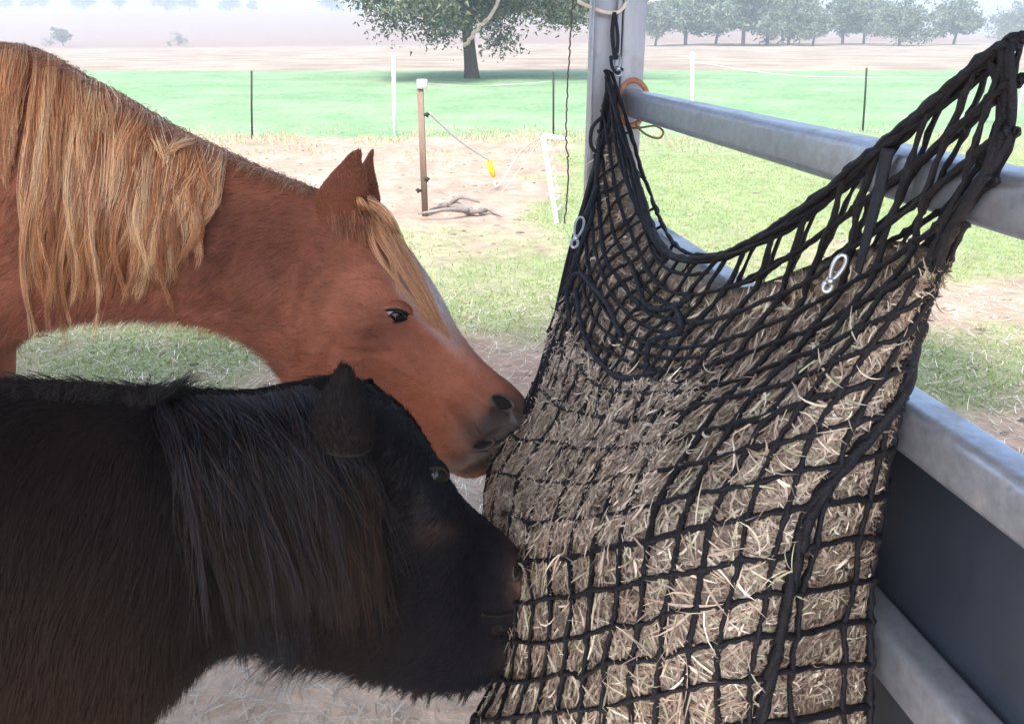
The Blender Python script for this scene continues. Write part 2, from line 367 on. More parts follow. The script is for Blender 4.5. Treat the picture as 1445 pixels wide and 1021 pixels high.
for q, (px, h, kd, lab) in enumerate([
    (925, 62, 1, 'pale hazy tree in the tree line, first one right of the steel post'),
    (968, 84, 0, 'tall hazy tree second from the steel post in the far tree line'),
    (1010, 66, 1, 'narrow hazy tree left of the tallest pair in the far tree line'),
    (1048, 92, 0, 'tallest hazy tree of the far line, behind the white fence post'),
    (1082, 82, 2, 'broad hazy tree beside the tallest one in the far tree line'),
    (1112, 60, 1, 'small tree filling the gap in the middle of the far tree line'),
    (1146, 54, 0, 'round hazy tree standing alone left of the twin far trees'),
    (1188, 68, 1, 'left one of the twin hazy trees with bare trunks showing'),
    (1218, 62, 0, 'right one of the twin hazy trees with bare trunks showing'),
    (1268, 58, 2, 'wide low hazy tree above the net rope in the far line'),
    (1345, 62, 0, 'dense round hazy tree near the right end of the far line')]):
    far_tree(px, 66, h, kd, lab, G1, D=118+6*(q % 3))
far_tree(1430, 58, 46, 2, 'pale tree at the right border of the picture', G1, D=160)
G2 = 'small trees on the skyline of the pink hill'
for px, h, kd, lab in [(8, 16, 2, 'low scrubby tree at the far left of the skyline'), (42, 18, 0, 'small skyline tree just right of the left corner'), (62, 16, 1, 'thin skyline tree in the left group'),
    (120, 24, 2, 'wide pale skyline tree above the horse mane'), (170, 20, 1, 'narrow skyline tree above the highest part of the mane'), (236, 26, 2, 'large spreading skyline tree left of the long thicket'), (268, 24, 0, 'left end tree of the long skyline thicket'),
    (325, 20, 2, 'flat skyline tree right of the thicket'), (356, 14, 0, 'tiny skyline tree between two larger ones'), (468, 22, 2, 'pale skyline tree left of the big spreading tree')]:
    far_tree(px, 18, h, kd, lab, G2, D=400)
far_tree(86, 47, 24, 1, 'small upright tree standing alone on the pink slope', None, D=170)
far_tree(250, 47, 17, 3, 'low round bush alone on the pink slope', None, name='bush', D=165, cat='bush')
far_tree(66, 47, 10, 3, 'pale low bush beside the lone upright tree', None, name='bush', D=172, cat='bush')

# ------------------------------------------------------------------ shed: post, roof, rails, panel
SHED = empty('open_shed', (0.3, 1.95, 0), label='open steel shed whose grey channel post carries the hay net', cat='shed')
A1 = np.array((.262, 1.884, 1.55-.137)); WD = np.array((.19, -1.163, 0.)); WL = np.linalg.norm(WD); wd = WD/WL; wn = np.array((-wd[1], wd[0], 0))  # wn points outward (right)
if wn[0] < 0: wn = -wn
up = np.array((0, 0, 1.))
pc = PY(865, 150, 1.96); POSTX, POSTY = pc[0], pc[1]
pm = MB()
def vbox(mb, x0, x1, y0, y1, z0, z1, bev=.004):
    mb.box(((x0+x1)/2, (y0+y1)/2, (z0+z1)/2), ((z1-z0)/2, (x1-x0)/2, (y1-y0)/2), ax=[(0, 0, 1), (1, 0, 0), (0, 1, 0)], bev=bev)
xl = PY(831, 100, 1.95)[0]; xm = PY(874, 100, 1.95)[0]; xr_ = PY(906, 100, 1.95)[0]
vbox(pm, xl, xm, 1.95, 1.99, -.1, 2.9)              # back web of the channel
vbox(pm, xl, xl+.006, 1.91, 1.9495, -.1, 2.9, .002)       # lip
vbox(pm, xm+.0005, xr_, 1.925, 2.0, -.1, 2.9)
vbox(pm, xm-.012, xm-.001, 1.93, 1.9495, -.1, 2.9, .002)
pm.build('post', M['galv2'], SHED)
for (x, y) in ((-4.2, 1.97), (-4.2, -1.1), (1.2, -1.1)):
    q = MB(); vbox(q, x-.05, x+.05, y-.04, y+.04, -.1, 2.9); q.build('post', M['galv2'], SHED)
rf = MB(); n = 420; xs = np.linspace(-5.2, 1.6, n); zc = 2.96+.012*np.sin(xs*2*math.pi/.076)
for (s_, off) in ((1, 0), (-1, -.004)):
    V = np.stack([np.stack([xs, np.full(n, y), zc+off+.06*(y+4)/6.3], -1) for y in (-1.25, 2.35)], 1).reshape(-1, 3); i = np.arange(n-1)*2
    rf.add(V, np.stack([i, i+2, i+3, i+1][::s_], -1))
rf.build('roof', M['roof'], SHED, smooth=True)  # unseen roof shades the horses; rear edge shortened to let light in
for y in (1.97, -1.1):
    q = MB(); q.box((-1.7, y, 2.9), (3.3, .035, .04)); q.build('beam', M['galv2'], SHED)

FEN = empty('stall_railing', tuple(A1*[1, 1, 0]), label='galvanised stall railing with a dark panel below, running from the shed post towards the right', cat='railing')
A0 = A1-wd*0.02; Lr = 2.3; ax = [wd, wn, up]
for kx, (z, h, nm) in enumerate(((1.55-.137, .0275, 'rail'), (1.55-.392, .030, 'rail'), (1.55-.665, .034, 'rail'))):
    q = MB(); c = A0*[1, 1, 0]+wd*Lr/2+up*z; q.box(c, (Lr/2, .024, h), ax=ax, bev=.012); q.build(nm, M['galv'], FEN)
q = MB(); c = A0*[1, 1, 0]+wd*Lr/2+wn*.034; zt, zb = 1.55-.40, .12
q.box(c+up*(zt+zb)/2, (Lr/2-.01, .006, (zt-zb)/2), ax=ax, bev=.003); q.build('panel', M['panel'], FEN)
q = MB(); c = A0*[1, 1, 0]+wd*(Lr+.05); q.box(c+up*.8, (.8, .04, .04), ax=[up, wn, wd], bev=.006); q.build('post', M['galv2'], FEN)

# ------------------------------------------------------------------ little yard things
def rope(name, pts, r, m, label, cat, group=None, n=60, wob=0, parent=None, flat=1.0):
    c = catmull(pts, n)
    if wob: c = c+(RNG.normal(size=c.shape)*wob)
    o = MB().tube(c, r, 6, flat=flat).build(name, m, parent, at=None if parent else c[0])
    if not parent: tag(o, label, cat, group)
    return o
def post_thing(px, py0, py1, r, m, name, label, cat, group=None, n=8, lean=0):
    b = PG(px, py1); r_ = ray(px+lean, py0); t = (b[1])/r_[1]; top = CAM+r_*t
    e = MB().tube([b-[0, 0, .1], mix(b, top, .5), top], r, n).build(name, m, None, at=b); tag(e, label, cat, group); return b, top, e
GS = 'dark steel pickets along the crop'; GW = 'white electric fence posts'
b1, t1, _ = post_thing(355, 100, 197, .016, M['picket'], 'steel_picket', 'thin dark steel picket above the chestnut horse neck', 'fence post', GS)
b2, t2, _ = post_thing(781, 102, 191, .016, M['picket'], 'steel_picket', 'thin dark steel picket at the far end of the white tape', 'fence post', GS)
b3, t3, _ = post_thing(1218, 96, 185, .018, M['picket'], 'steel_picket', 'leaning thin dark steel picket seen above the upper rail', 'fence post', GS, lean=5)
b4, t4, _ = post_thing(557, 78, 191, .030, M['white'], 'white_fence_post', 'white plastic fence post left of the wooden stake', 'fence post', GW, lean=-2)
b5, t5, _ = post_thing(977, 74, 178, .030, M['white'], 'white_fence_post', 'white plastic fence post right of the shed post', 'fence post', GW)
b6, t6, _ = post_thing(1411, 84, 175, .07, M['wood'], 'wooden_fence_post', 'short weathered wooden strainer post at the right above the net', 'fence post')
b = PG(1432, 175); wp = MB().tube([b, b+[0, 0, 1.35]], .03, 8).build('white_fence_post', M['white'], None, at=b); tag(wp, 'white post just right of the wooden strainer post', 'fence post', GW)
# stake with cap and insulators
b = PG(597, 306); st = empty('electric_fence_stake', b, label='brown wooden stake with a white cap and black insulators', cat='fence stake')
rr = ray(596, 122); top = CAM+rr*(b[1]/rr[1])
q = MB(); q.box((b+top)/2, (np.linalg.norm(top-b)/2, .027, .022), ax=[(0, 0, 1), (1, 0, 0), (0, 1, 0)], bev=.005); q.build('stake', M['wood'], st)
q = MB(); q.box(top+[0, 0, 0.02], (.038, .042, .04), ax=[(0, 0, 1), (1, 0, 0), (0, 1, 0)], bev=.008); q.build('cap', M['white'], st)
for (px, py, s) in ((603, 253, 1), (590, 269, -1), (603, 162, 1)):
    c = PY(px, py, b[1]-.03); q = MB(); q.tube([c-[s*.03, 0, 0], c, c+[s*.022, 0, .008]], [.012, .016, .007], 8); q.tube([c+[0, 0, -.02], c+[0, -.01, .02]], .01, 6); q.build('insulator', M['picket'], st)
rope('fence_tape', [top+[.03, 0, .02], PY(690, 121, (b[1]+b2[1])/2), PY(778, 115, b2[1]-.03)], .012, M['white'], 'white electric tape from the stake cap to the dark picket', 'tape', flat=.3)
h0 = PY(606, 160, b[1]); h1 = PY(690, 226, 8.9)
rope('fence_rope', [h0, PY(648, 198, 8.0), h1], .012, M['rope'], 'pale rope sagging from the stake to the yellow gate handle', 'rope')
q = MB(); q.tube([h1, PY(693, 238, 8.9), PY(697, 250, 8.9)], [.035, .042, .022], 10); tag(q.build('gate_handle', M['yellow'], None, at=h1), 'yellow plastic gate handle hanging on the sagging rope', 'handle')
pb = PG(786, 316); pt = PY(766, 192, pb[1]+.6)
rope('fence_rope', [PY(697, 250, 8.9), PY(703, 262, 8.8), PY(735, 214, 8.7), pt], .008, M['rope'], 'thin pale rope rising from the yellow handle to the white pole', 'rope', 'thin ropes around the gate')
rope('fence_rope', [PY(708, 272, 8.6), PY(725, 250, 8.4), PY(762, 198, 8.2)], .004, M['rope'], 'faint lower string running up to the white pole', 'rope')
q = MB(); e = empty('tread_in_pole', pb, label='leaning white step-in fence pole with hook notches', cat='fence pole')
q.tube([pb, mix(pb, pt, .5), pt], .022, 8)
for k in range(7):
    c = mix(pb, pt, .15+.11*k); q.tube([c, c+[.045, 0, .02], c+[.05, 0, .05]], .008, 6)
q.build('pole', M['white'], e)
MB().tube([pt, PY(785, 194, pt[1]), PY(800, 197, pt[1])], [.03, .02, .016], 8).build('arm', M['white'], e)
rope('fence_tape', [t5-[0, 0, .15], PY(1100, 105, b3[1]), PY(1218, 109, b3[1]), PY(1410, 110, b6[1]-.1)], .011, M['white'], 'long white electric tape crossing the crop at the right', 'tape', flat=.3)
for px0, px1, py in ((120, 1445, 92),):
    pass
# bleached branch
L = [(606, 303, .03), (625, 298, .05), (648, 300, .055), (668, 306, .05), (690, 302, .035), (705, 306, .012)]
br = catmull([PG(a, b_)+[0, 0, c] for a, b_, c in L], 30); q = MB(); q.tube(br, np.interp(np.linspace(0, 1, 30), [0, .3, .6, 1], [.012, .036, .028, .008])*(1+.3*np.sin(np.arange(30)*1.3)+.2*np.sin(np.arange(30)*2.9)), 9)
q.tube(catmull([br[8], br[8]+[.12, -.1, .1], br[8]+[.3, -.15, .06]], 8), np.linspace(.03, .008, 8), 6); q.tube(catmull([br[16], br[16]+[-.2, -.2, .05], br[16]+[-.45, -.25, .02]], 8), np.linspace(.03, .008, 8), 6)
tag(q.build('fallen_branch', M['log'], None, at=br[0]), 'grey weathered branch lying on the yard beside the stake', 'branch')
# hanging wire left of the post
rope('hanging_wire', [PY(812, -60, 2.2), PY(806, 40, 2.2), PY(801, 120, 2.2), PY(799, 190, 2.2), PY(802, 250, 2.2), PY(797, 316, 2.2)], .0022, M['wire'], 'thin brown wire hanging down left of the shed post', 'wire', n=80, wob=.0012)
rope('roof_cord', [PY(735, -120, 2.2), PY(700, 8, 2.2), PY(676, 38, 2.2), PY(655, 66, 2.2)], .005, M['rope'], 'pale cord end blowing down in front of the big tree', 'cord', n=40, wob=.0015)
rope('post_rope', [PY(815, 2, 1.93), PY(840, 13, 1.92), PY(858, 18, 1.92), PY(874, 16, 1.92), PY(885, 2, 1.93)], .0045, M['rope'], 'pale rope slung across the top of the shed post', 'rope')
# orange rope and wire loop round the rail end
e = empty('rail_tie', A1, label='faded orange cord and wire loop tying the top rail to the post', cat='tie')
c0 = A1+up*0.0
ring = [c0+wd*.012+wn*(.034*math.cos(a))+up*(.047*math.sin(a))+wd*.004*math.sin(3*a) for a in np.linspace(0, 2*math.pi, 30)]
MB().tube(ring, .006, 8, caps=False).build('cord', M['orange'], e)
pts = [PY(882, 165, 1.84), PY(890, 180, 1.83), PY(905, 180, 1.82), PY(925, 178, 1.81), PY(936, 186, 1.80), PY(930, 195, 1.80), PY(912, 190, 1.81), PY(898, 176, 1.82), PY(903, 168, 1.82)]
MB().tube(catmull(pts, 60), .0024, 6).build('wire_loop', M['brass'], e)

# ------------------------------------------------------------------ hay net
GX = np.array([
 [(866,100),(903,262),(962,364),(1130,317),(1300,193),(1470,52)],
 [(850,170),(882,330),(960,425),(1130,375),(1310,258),(1474,125)],
 [(832,265),(852,405),(950,480),(1130,430),(1302,330),(1450,225)],
 [(790,425),(838,505),(950,540),(1112,497),(1258,425),(1385,340)],
 [(748,560),(820,600),(930,600),(1075,565),(1218,508),(1325,450)],
 [(694,662),(790,680),(900,668),(1042,640),(1175,600),(1302,560)],
 [(688,762),(768,770),(872,755),(1002,725),(1140,690),(1282,660)],
 [(706,858),(770,860),(862,845),(982,815),(1112,790),(1264,760)],
 [(700,955),(762,950),(852,935),(966,905),(1092,885),(1252,860)],
 [(664,1045),(745,1040),(845,1025),(960,1000),(1080,980),(1245,960)],
 [(676,1170),(750,1160),(845,1140),(955,1120),(1080,1100),(1235,1085)],
 [(800,1330),(850,1340),(900,1330),(960,1310),(1030,1290),(1120,1280)]], float)
GD = np.array([
 [1.78,1.60,1.36,1.06,.82,.655],[1.77,1.56,1.33,1.04,.81,.66],[1.70,1.50,1.27,1.01,.80,.68],[1.66,1.46,1.21,.98,.80,.75],
 [1.60,1.39,1.14,.94,.82,.80],[1.54,1.32,1.08,.91,.83,.84],[1.43,1.21,1.01,.89,.84,.875],[1.36,1.14,.97,.87,.84,.905],
 [1.34,1.12,.96,.87,.85,.93],[1.26,1.09,.96,.88,.86,.935],[1.26,1.12,1.0,.93,.90,.95],[1.24,1.18,1.12,1.08,1.05,1.03]])
GT = np.array([.03,.05,.09,.15,.21,.27,.29,.29,.29,.28,.22,.06])
US = np.array([0,.2,.4,.6,.8,1])
def crm(a, t):
    m = len(a); t = np.asarray(t, float); i = np.clip(t.astype(int), 0, m-2); f = (t-i)[..., None]; g = lambda k: a[np.clip(k, 0, m-1)]
    return .5*(2*g(i)+(-g(i-1)+g(i+1))*f+(2*g(i-1)-5*g(i)+4*g(i+1)-g(i+2))*f*f+(-g(i-1)+3*g(i)-3*g(i+1)+g(i+2))*f**3)
GP = np.stack([GX[..., 0], GX[..., 1], GD], -1)
DN_V, DN_U = 441, 241                                     # dense table, then bilinear lookup
vt = np.linspace(0, 11, DN_V); ut = np.linspace(0, 5, DN_U)
T1 = crm(GP.reshape(12, -1), vt).reshape(DN_V, 6, 3); T2 = crm(T1.transpose(1, 0, 2).reshape(6, -1), ut).reshape(DN_U, DN_V, 3).transpose(1, 0, 2)
def wallclamp(p, m=.04):
    d = ((p-A1)*wn).sum(-1); return p-wn*np.maximum(d+m, 0)[..., None]
TF = wallclamp(P(T2[..., 0], T2[..., 1], T2[..., 2]), .05)
thk = np.interp(vt, np.arange(12), GT)[:, None]*np.sin(np.pi*np.linspace(0, 1, DN_U))[None]**.7
# the back of the bag lies behind the front, towards the railing
bdir = (wn*.75+np.array((-.1, .66, 0))); bdir /= np.linalg.norm(bdir)
TB = wallclamp(TF+bdir*thk[..., None]*1.0, .032)
TB[:, 0] = TF[:, 0]; TB[:, -1] = TF[:, -1]
TNf = np.cross(np.gradient(TF, axis=1), np.gradient(TF, axis=0)); TNf /= np.linalg.norm(TNf, axis=2)[..., None]+1e-12
if TNf[250, 120, 1] > 0: TNf = -TNf
TNb = np.cross(np.gradient(TB, axis=1), np.gradient(TB, axis=0)); TNb /= np.linalg.norm(TNb, axis=2)[..., None]+1e-12
if TNb[250, 120, 1] < 0: TNb = -TNb
def look(T, u, v):
    x = np.clip(np.asarray(u, float), 0, 1)*(DN_U-1.001); y = np.clip(np.asarray(v, float), 0, 11)/11*(DN_V-1.001)
    i, j = y.astype(int), x.astype(int); fy, fx = (y-i)[..., None], (x-j)[..., None]
    return T[i, j]*(1-fx)*(1-fy)+T[i, j+1]*fx*(1-fy)+T[i+1, j]*(1-fx)*fy+T[i+1, j+1]*fx*fy

VL = np.array([0,.85,1.6,2.2,2.75,3.3,3.85,4.45,5.05,5.65,6.25,6.85,7.5,8.1,8.7,9.3,9.95,10.5,10.9])
UL = np.array([0,.045,.10,.16,.225,.29,.355,.42,.485,.55,.62,.69,.765,.84,.915,.96,1.0])
NET = empty('hay_net', P(1000, 700, 1.0), label='black knotted hay net stuffed full and slung between the shed post and the railing', cat='hay net')
def shear(v): return .25*np.clip((5.2-np.asarray(v, float))/5.2, 0, 1)**1.35
def net_layer(T, Tn, js, off, seed, r0, skip_edges=False):
    r = np.random.default_rng(seed); mb = MB(); nv, nu = len(VL), len(UL)
    UX = np.concatenate([UL[0]-np.arange(5, 0, -1)*.068, UL]); nx = len(UX)
    ju = r.normal(size=(nv, nx))*.0036*js; jv = r.normal(size=(nv, nx))*.030*js; jv[0] = 0; ju[:, 5] = 0; ju[:, -1] = 0
    Ug = UX[None]+ju; Vv = VL[:, None]+jv
    Ug = Ug+shear(Vv)*(1 if off > 0 else 0)
    nod = np.stack([Ug, Vv], -1)
    def strand(uv, rad):
        m = (len(uv)-1)*7+1; c = catmull(uv, m); o = off+.0022*vnoise(np.concatenate([c*[30, 3], np.zeros((m, 1))], 1), 1.0, seed)
        p = look(T, c[:, 0], c[:, 1])+look(Tn, c[:, 0], c[:, 1])*o[:, None]
        p += (r.normal(size=p.shape))*.0006
        d = np.linalg.norm(p-CAM, axis=1)
        rr = rad*(1+.12*np.sin(np.arange(m)*1.9+r.random()*6)+.10*r.normal(size=m))
        kn = np.exp(-((np.arange(m) % 7)/1.0)**2)+np.exp(-((7-np.arange(m) % 7)/1.0)**2)
        mb.tube(p, rr*(1+.5*kn), 7, flat=.72)
    for a in range(nv):
        row = nod[a]; k = (row[:, 0] > .004) & (row[:, 0] < .996); row = row[k]
        row = np.concatenate([[[0, VL[a]]], row, [[1, VL[a]]]]); strand(row, r0*(1 if a else 1.3))
    for b in range(nx):
        col = nod[:, b]; k = np.where((col[:, 0] >= -.03) & (col[:, 0] <= 1.03))[0]
        if len(k) > 1: col = col[k].copy(); col[:, 0] = np.clip(col[:, 0], 0, 1); strand(col, r0)
    if off > 0.0032:                       # doubled cords where the net bunches up under the mouth
        for a in range(5):
            row = (nod[a]+nod[a+1])/2+r.normal(size=(nx, 2))*[.004, .03]; row = row[(row[:, 0] > 0) & (row[:, 0] < .46)]
            strand(np.concatenate([[[0, row[0, 1]]], row]), r0*.85)
        for b in range(nx-1):
            col = (nod[:7, b]+nod[:7, b+1])/2+r.normal(size=(7, 2))*[.006, .03]; k = np.where((col[:, 0] >= 0) & (col[:, 0] < .52))[0]
            if len(k) > 2: strand(col[k], r0*.85)
    return mb
net_layer(TF, TNf, 1.0, .0035, 3, .0040).build('netting', M['cord'], NET, at=np.array(NET.location))
net_layer(TB, TNb, 1.2, .003, 5, .0034, True).build('back_netting', M['cord'], NET, at=np.array(NET.location))
def oncloth(uv, off=.008, n=60): c = catmull(uv, n); return look(TF, c[:, 0], c[:, 1])+look(TNf, c[:, 0], c[:, 1])*off
# gathered mouth rim: several braids running together up to both hooks
em = MB()
for k in range(6):
    n = 150; uu = np.linspace(.30, 1, n); vv = .05+.30*(k/5)*sm(uu, .3, .75)*(1-.35*uu)+.05*np.sin(uu*17+k*2.1)
    p = look(TF, uu, vv)+look(TNf, uu, vv)*(.004+.006*np.sin(uu*23+k*1.7))[:, None]; em.tube(p, (.0046+.0008*np.sin(np.arange(n)*.9+k))*(1-.32*uu), 7)
for k in range(6):
    n = 80; uu = np.linspace(.0, .36, n); vv = .05+.10*k*(1-.5*uu/.36)+.05*np.sin(uu*30+k*2.1)
    p = look(TF, uu, vv)+look(TNf, uu, vv)*(.003+.004*np.sin(uu*23+k))[:, None]; em.tube(p, .0042, 7)
for k in range(5):
    n = 90; vv = np.linspace(0, 4.3, n); uu = .003+.010*k+.008*np.sin(vv*2.3+k*1.7); p = look(TF, uu, vv)+look(TNf, uu, vv)*(.003+.005*np.sin(vv*3+k))[:, None]; em.tube(p, .0046, 7)
for k in range(3):                                        # right edge bundle
    n = 90; vv = np.linspace(.1, 4.6, n); uu = .992-.016*k*(1-vv/7)+.008*np.sin(vv*2.1+k*1.9); p = look(TF, uu, vv)+look(TNf, uu, vv)*(.003+.004*np.sin(vv*3+k))[:, None]; em.tube(p, .0036, 7)
for k in range(3):                                        # thick seam down the right of the bag
    n = 160; vv = np.linspace(4.0, 10.8, n); uu = .975-.165*sm(vv, 3.8, 6.6)+.02*sm(vv, 7, 10)*0-.05*sm(vv, 8, 10.5)+.004*np.sin(vv*3+k*2.1); p = look(TF, uu, vv)+look(TNf, uu, vv)*(.005+.003*np.sin(vv*5+k*2))[:, None]; em.tube(p, .0055+.0008*np.sin(np.arange(n)*.8+k), 7)
em.build('edge_cord', M['cord'], NET)
dm = MB()
for uv in ([(.03, 2.9), (.09, 2.5), (.17, 2.2), (.24, 2.1), (.29, 2.35)], [(.27, 1.2), (.34, 1.5), (.40, 1.2), (.43, .9)], [(.40, 1.2), (.42, 1.8), (.36, 2.2), (.35, 2.9)], [(.02, 1.2), (.09, 1.9), (.05, 2.7), (.10, 2.9)], [(.10, 2.6), (.2, 2.9), (.3, 3.1), (.37, 2.8)]):
    p = oncloth(uv, .009); dm.tube(p+RNG.normal(size=p.shape)*.0012, .0048, 8)
dm.build('draw_cord', M['strap'], NET)
def snap_hook(p0, p1, w):
    p0, p1 = np.asarray(p0), np.asarray(p1); a = p1-p0; L = np.linalg.norm(a); a /= L; v = (p0+p1)/2-CAM; v /= np.linalg.norm(v); s = np.cross(a, v); s /= np.linalg.norm(s)
    q = MB(); tt = np.linspace(0, 2*math.pi, 34)
    ring = [(p0+p1)/2+a*(L*.20+math.cos(t)*L*.34)+s*math.sin(t)*w*(1+.25*math.cos(t)) for t in tt]; q.tube(ring, .0024, 8, caps=False)
    ring = [(p0+p1)/2+a*(-L*.34+math.cos(t)*L*.14)+s*math.sin(t)*w*.8 for t in tt]; q.tube(ring, .0028, 8, caps=False)
    q.tube([(p0+p1)/2-a*L*.24, (p0+p1)/2-a*L*.1], .0055, 10); q.build('snap_hook', M['clip'], NET)
snap_hook(P(873, 108, 1.74), P(870, 78, 1.76), .007)
snap_hook(P(809, 350, 1.55), P(820, 308, 1.57), .008)
snap_hook(P(1164, 412, .90), P(1190, 362, .88), .0055)
MB().tube(catmull([P(867, 18, 1.76), P(864, 48, 1.755), P(868, 84, 1.755)], 20), .0045, 8, flat=.4).build('hanging_strap', M['strap'], NET)
MB().tube(catmull([P(867, 18, 1.765), P(872, 52, 1.76), P(870, 84, 1.76)], 20), .004, 8, flat=.4).build('hanging_strap', M['strap'], NET)
MB().tube(catmull([P(862, 80, 1.75), P(864, 95, 1.745), P(872, 104, 1.74), P(878, 98, 1.75)], 16), .004, 6).build('hanging_strap', M['strap'], NET)
MB().tube(catmull([P(850, 165, 1.74), P(836, 180, 1.72), P(834, 205, 1.72), P(845, 218, 1.72)], 20), .0042, 8).build('hanging_strap', M['strap'], NET)
MB().tube(catmull([P(842, 262, 1.66), P(832, 290, 1.62), P(824, 308, 1.58)], 14), .0055, 8).build('hanging_strap', M['strap'], NET)
for k in range(3): MB().tube(catmull([P(1462+6*k, 70, .66), P(1490+4*k, -20, .66), P(1530+3*k, -240, .70), P(1560, -520, .80)], 30), .006, 8).build('hanging_strap', M['cord'], NET)
sp = oncloth([(.80, .3), (.77, 1.0), (.735, 1.7), (.715, 2.1)], .008, 30); MB().tube(sp, np.linspace(.011, .006, 30), 8, flat=.5).build('hanging_strap', M['strap'], NET)

# hay body -- pillows out between the cords
HAY = None
nu, nv = 300, 340
us = np.linspace(0, 1, nu)
vstart = np.interp(us, [0, .15, .3, .42, .52, .62, .8, .9, 1], [.75, .7, .6, .6, 1.15, 1.45, 2.3, 2.9, 3.4])
tt = np.linspace(0, 1, nv)
Vh = vstart[None]+(10.9-vstart[None])*tt[:, None]; Uh = np.broadcast_to(us[None], Vh.shape)
def cell(x, L):
    i = np.clip(np.searchsorted(L, x)-1, 0, len(L)-2); return (x-L[i])/(L[i+1]-L[i])
pil = np.sin(np.pi*cell(np.clip(Uh-shear(Vh), 0, 1), UL))*np.sin(np.pi*cell(Vh, VL)); pil = np.sqrt(np.clip(pil, 0, 1))
Fp = look(TF, Uh, Vh); Fn = look(TNf, Uh, Vh); Bp = look(TB, Uh, Vh)
nz = fbm(Fp, 38, 4, 2)-.5; edgef = np.minimum(sm(tt, 0, .05), 1)[:, None]*np.sin(np.pi*us)[None]**.4
off = (-.011+.0045*pil+.028*nz)*edgef-.006; Fp = Fp+Fn*off[..., None]
Bp = Bp-look(TNb, Uh, Vh)*(.010*edgef)[..., None]
hb = MB(); i = np.arange(nv-1)[:, None]*nu; j = np.arange(nu-1)[None]; Q = np.stack([i+j, i+j+1, i+nu+j+1, i+nu+j], -1).reshape(-1, 4)
nz2 = fbm(Fp, 90, 3, 8)[..., None]; hc = mix(np.array((.12, .086, .07)), np.array((.50, .41, .335)), np.clip(nz2*1.8-.4, 0, 1))
hb.add(Fp.reshape(-1, 3), Q, hc.reshape(-1, 3)); hb.add(Bp.reshape(-1, 3), Q[:, ::-1], hc.reshape(-1, 3))
a = np.arange(nu-1); top = np.stack([a, a+1, a+1+nu*nv, a+nu*nv], -1)[:, ::-1]; bot = (top+(nv-1)*nu)[:, ::-1]; hb.f.append(top); hb.f.append(bot)
HAYE = empty('hay', P(1000, 700, 1.0), label='dry brown grass hay packed inside the black net', cat='hay', kind='stuff')
hb.build('packed_core', M['haycore'], HAYE)
HC = [(.52, .435, .36), (.44, .355, .295), (.68, .61, .50), (.42, .42, .30), (.22, .16, .135), (.34, .265, .225), (.45, .365, .31), (.80, .74, .63), (.28, .215, .175)]
def scatter(N, ulo, uhi, vlo, vhi, olo, ohi, Lr, Wr, bendk, out=0.0, seed=1, T=TF, Tn=TNf, cols=HC, along=None, clump=True):
    r = np.random.default_rng(seed); u = ulo+(uhi-ulo)*r.random(N); vs = np.maximum(np.interp(u, us, vstart)+.05, vlo); v = vs+(vhi-vs)*r.random(N)
    if clump:
        k = fbm(np.stack([u*5, v*.5, 0*u], -1), 6, 3, seed) > .40+.12*r.random(N); u, v = u[k], v[k]
    n = len(u); p = look(T, u, v); nn = look(Tn, u, v)
    tu = look(T, u+.01, v)-look(T, u-.01, v); tu /= np.linalg.norm(tu, axis=1)[:, None]+1e-9; tv = np.cross(nn, tu)
    # neighbouring stalks lie roughly the same way: bundles
    ang = 2*math.pi*fbm(np.stack([u*9, v*.9, 0*u], -1), 1.6, 2, seed+3)*1.6+r.normal(size=n)*.55
    if along is not None: ang = along+r.normal(size=n)*.5
    d = tu*np.cos(ang)[:, None]+tv*np.sin(ang)[:, None]+nn*(r.normal(size=n)*.10*(1-.7*sm(u, .6, .86))+out*(1-.9*sm(u, .6, .8)))[:, None]
    base = p+nn*(olo+(ohi-olo)*r.random(n))[:, None]
    mb = MB(); L = (Lr[0]+(Lr[1]-Lr[0])*r.random(n)**1.6)*(1-.68*sm(u, .6, .86)); W = Wr[0]+(Wr[1]-Wr[0])*r.random(n)**2
    W = W*(1-.35*sm(u, .6, .86)); oo = out*(1-.9*sm(u, .6, .8)) if Tn is TNf else out+0*u
    bend = (tu*r.normal(size=(n, 1))+tv*r.normal(size=(n, 1)))*L[:, None]*bendk-nn*((oo*.9+.10*sm(u, .6, .9))*L)[:, None]
    ribbons(mb, base-d*L[:, None]*.4, d, bend, L, W, pick(cols, n, .25), seg=5, nrm=nn+r.normal(size=(n, 3))*.45, taper='both'); return mb
allb = MB()
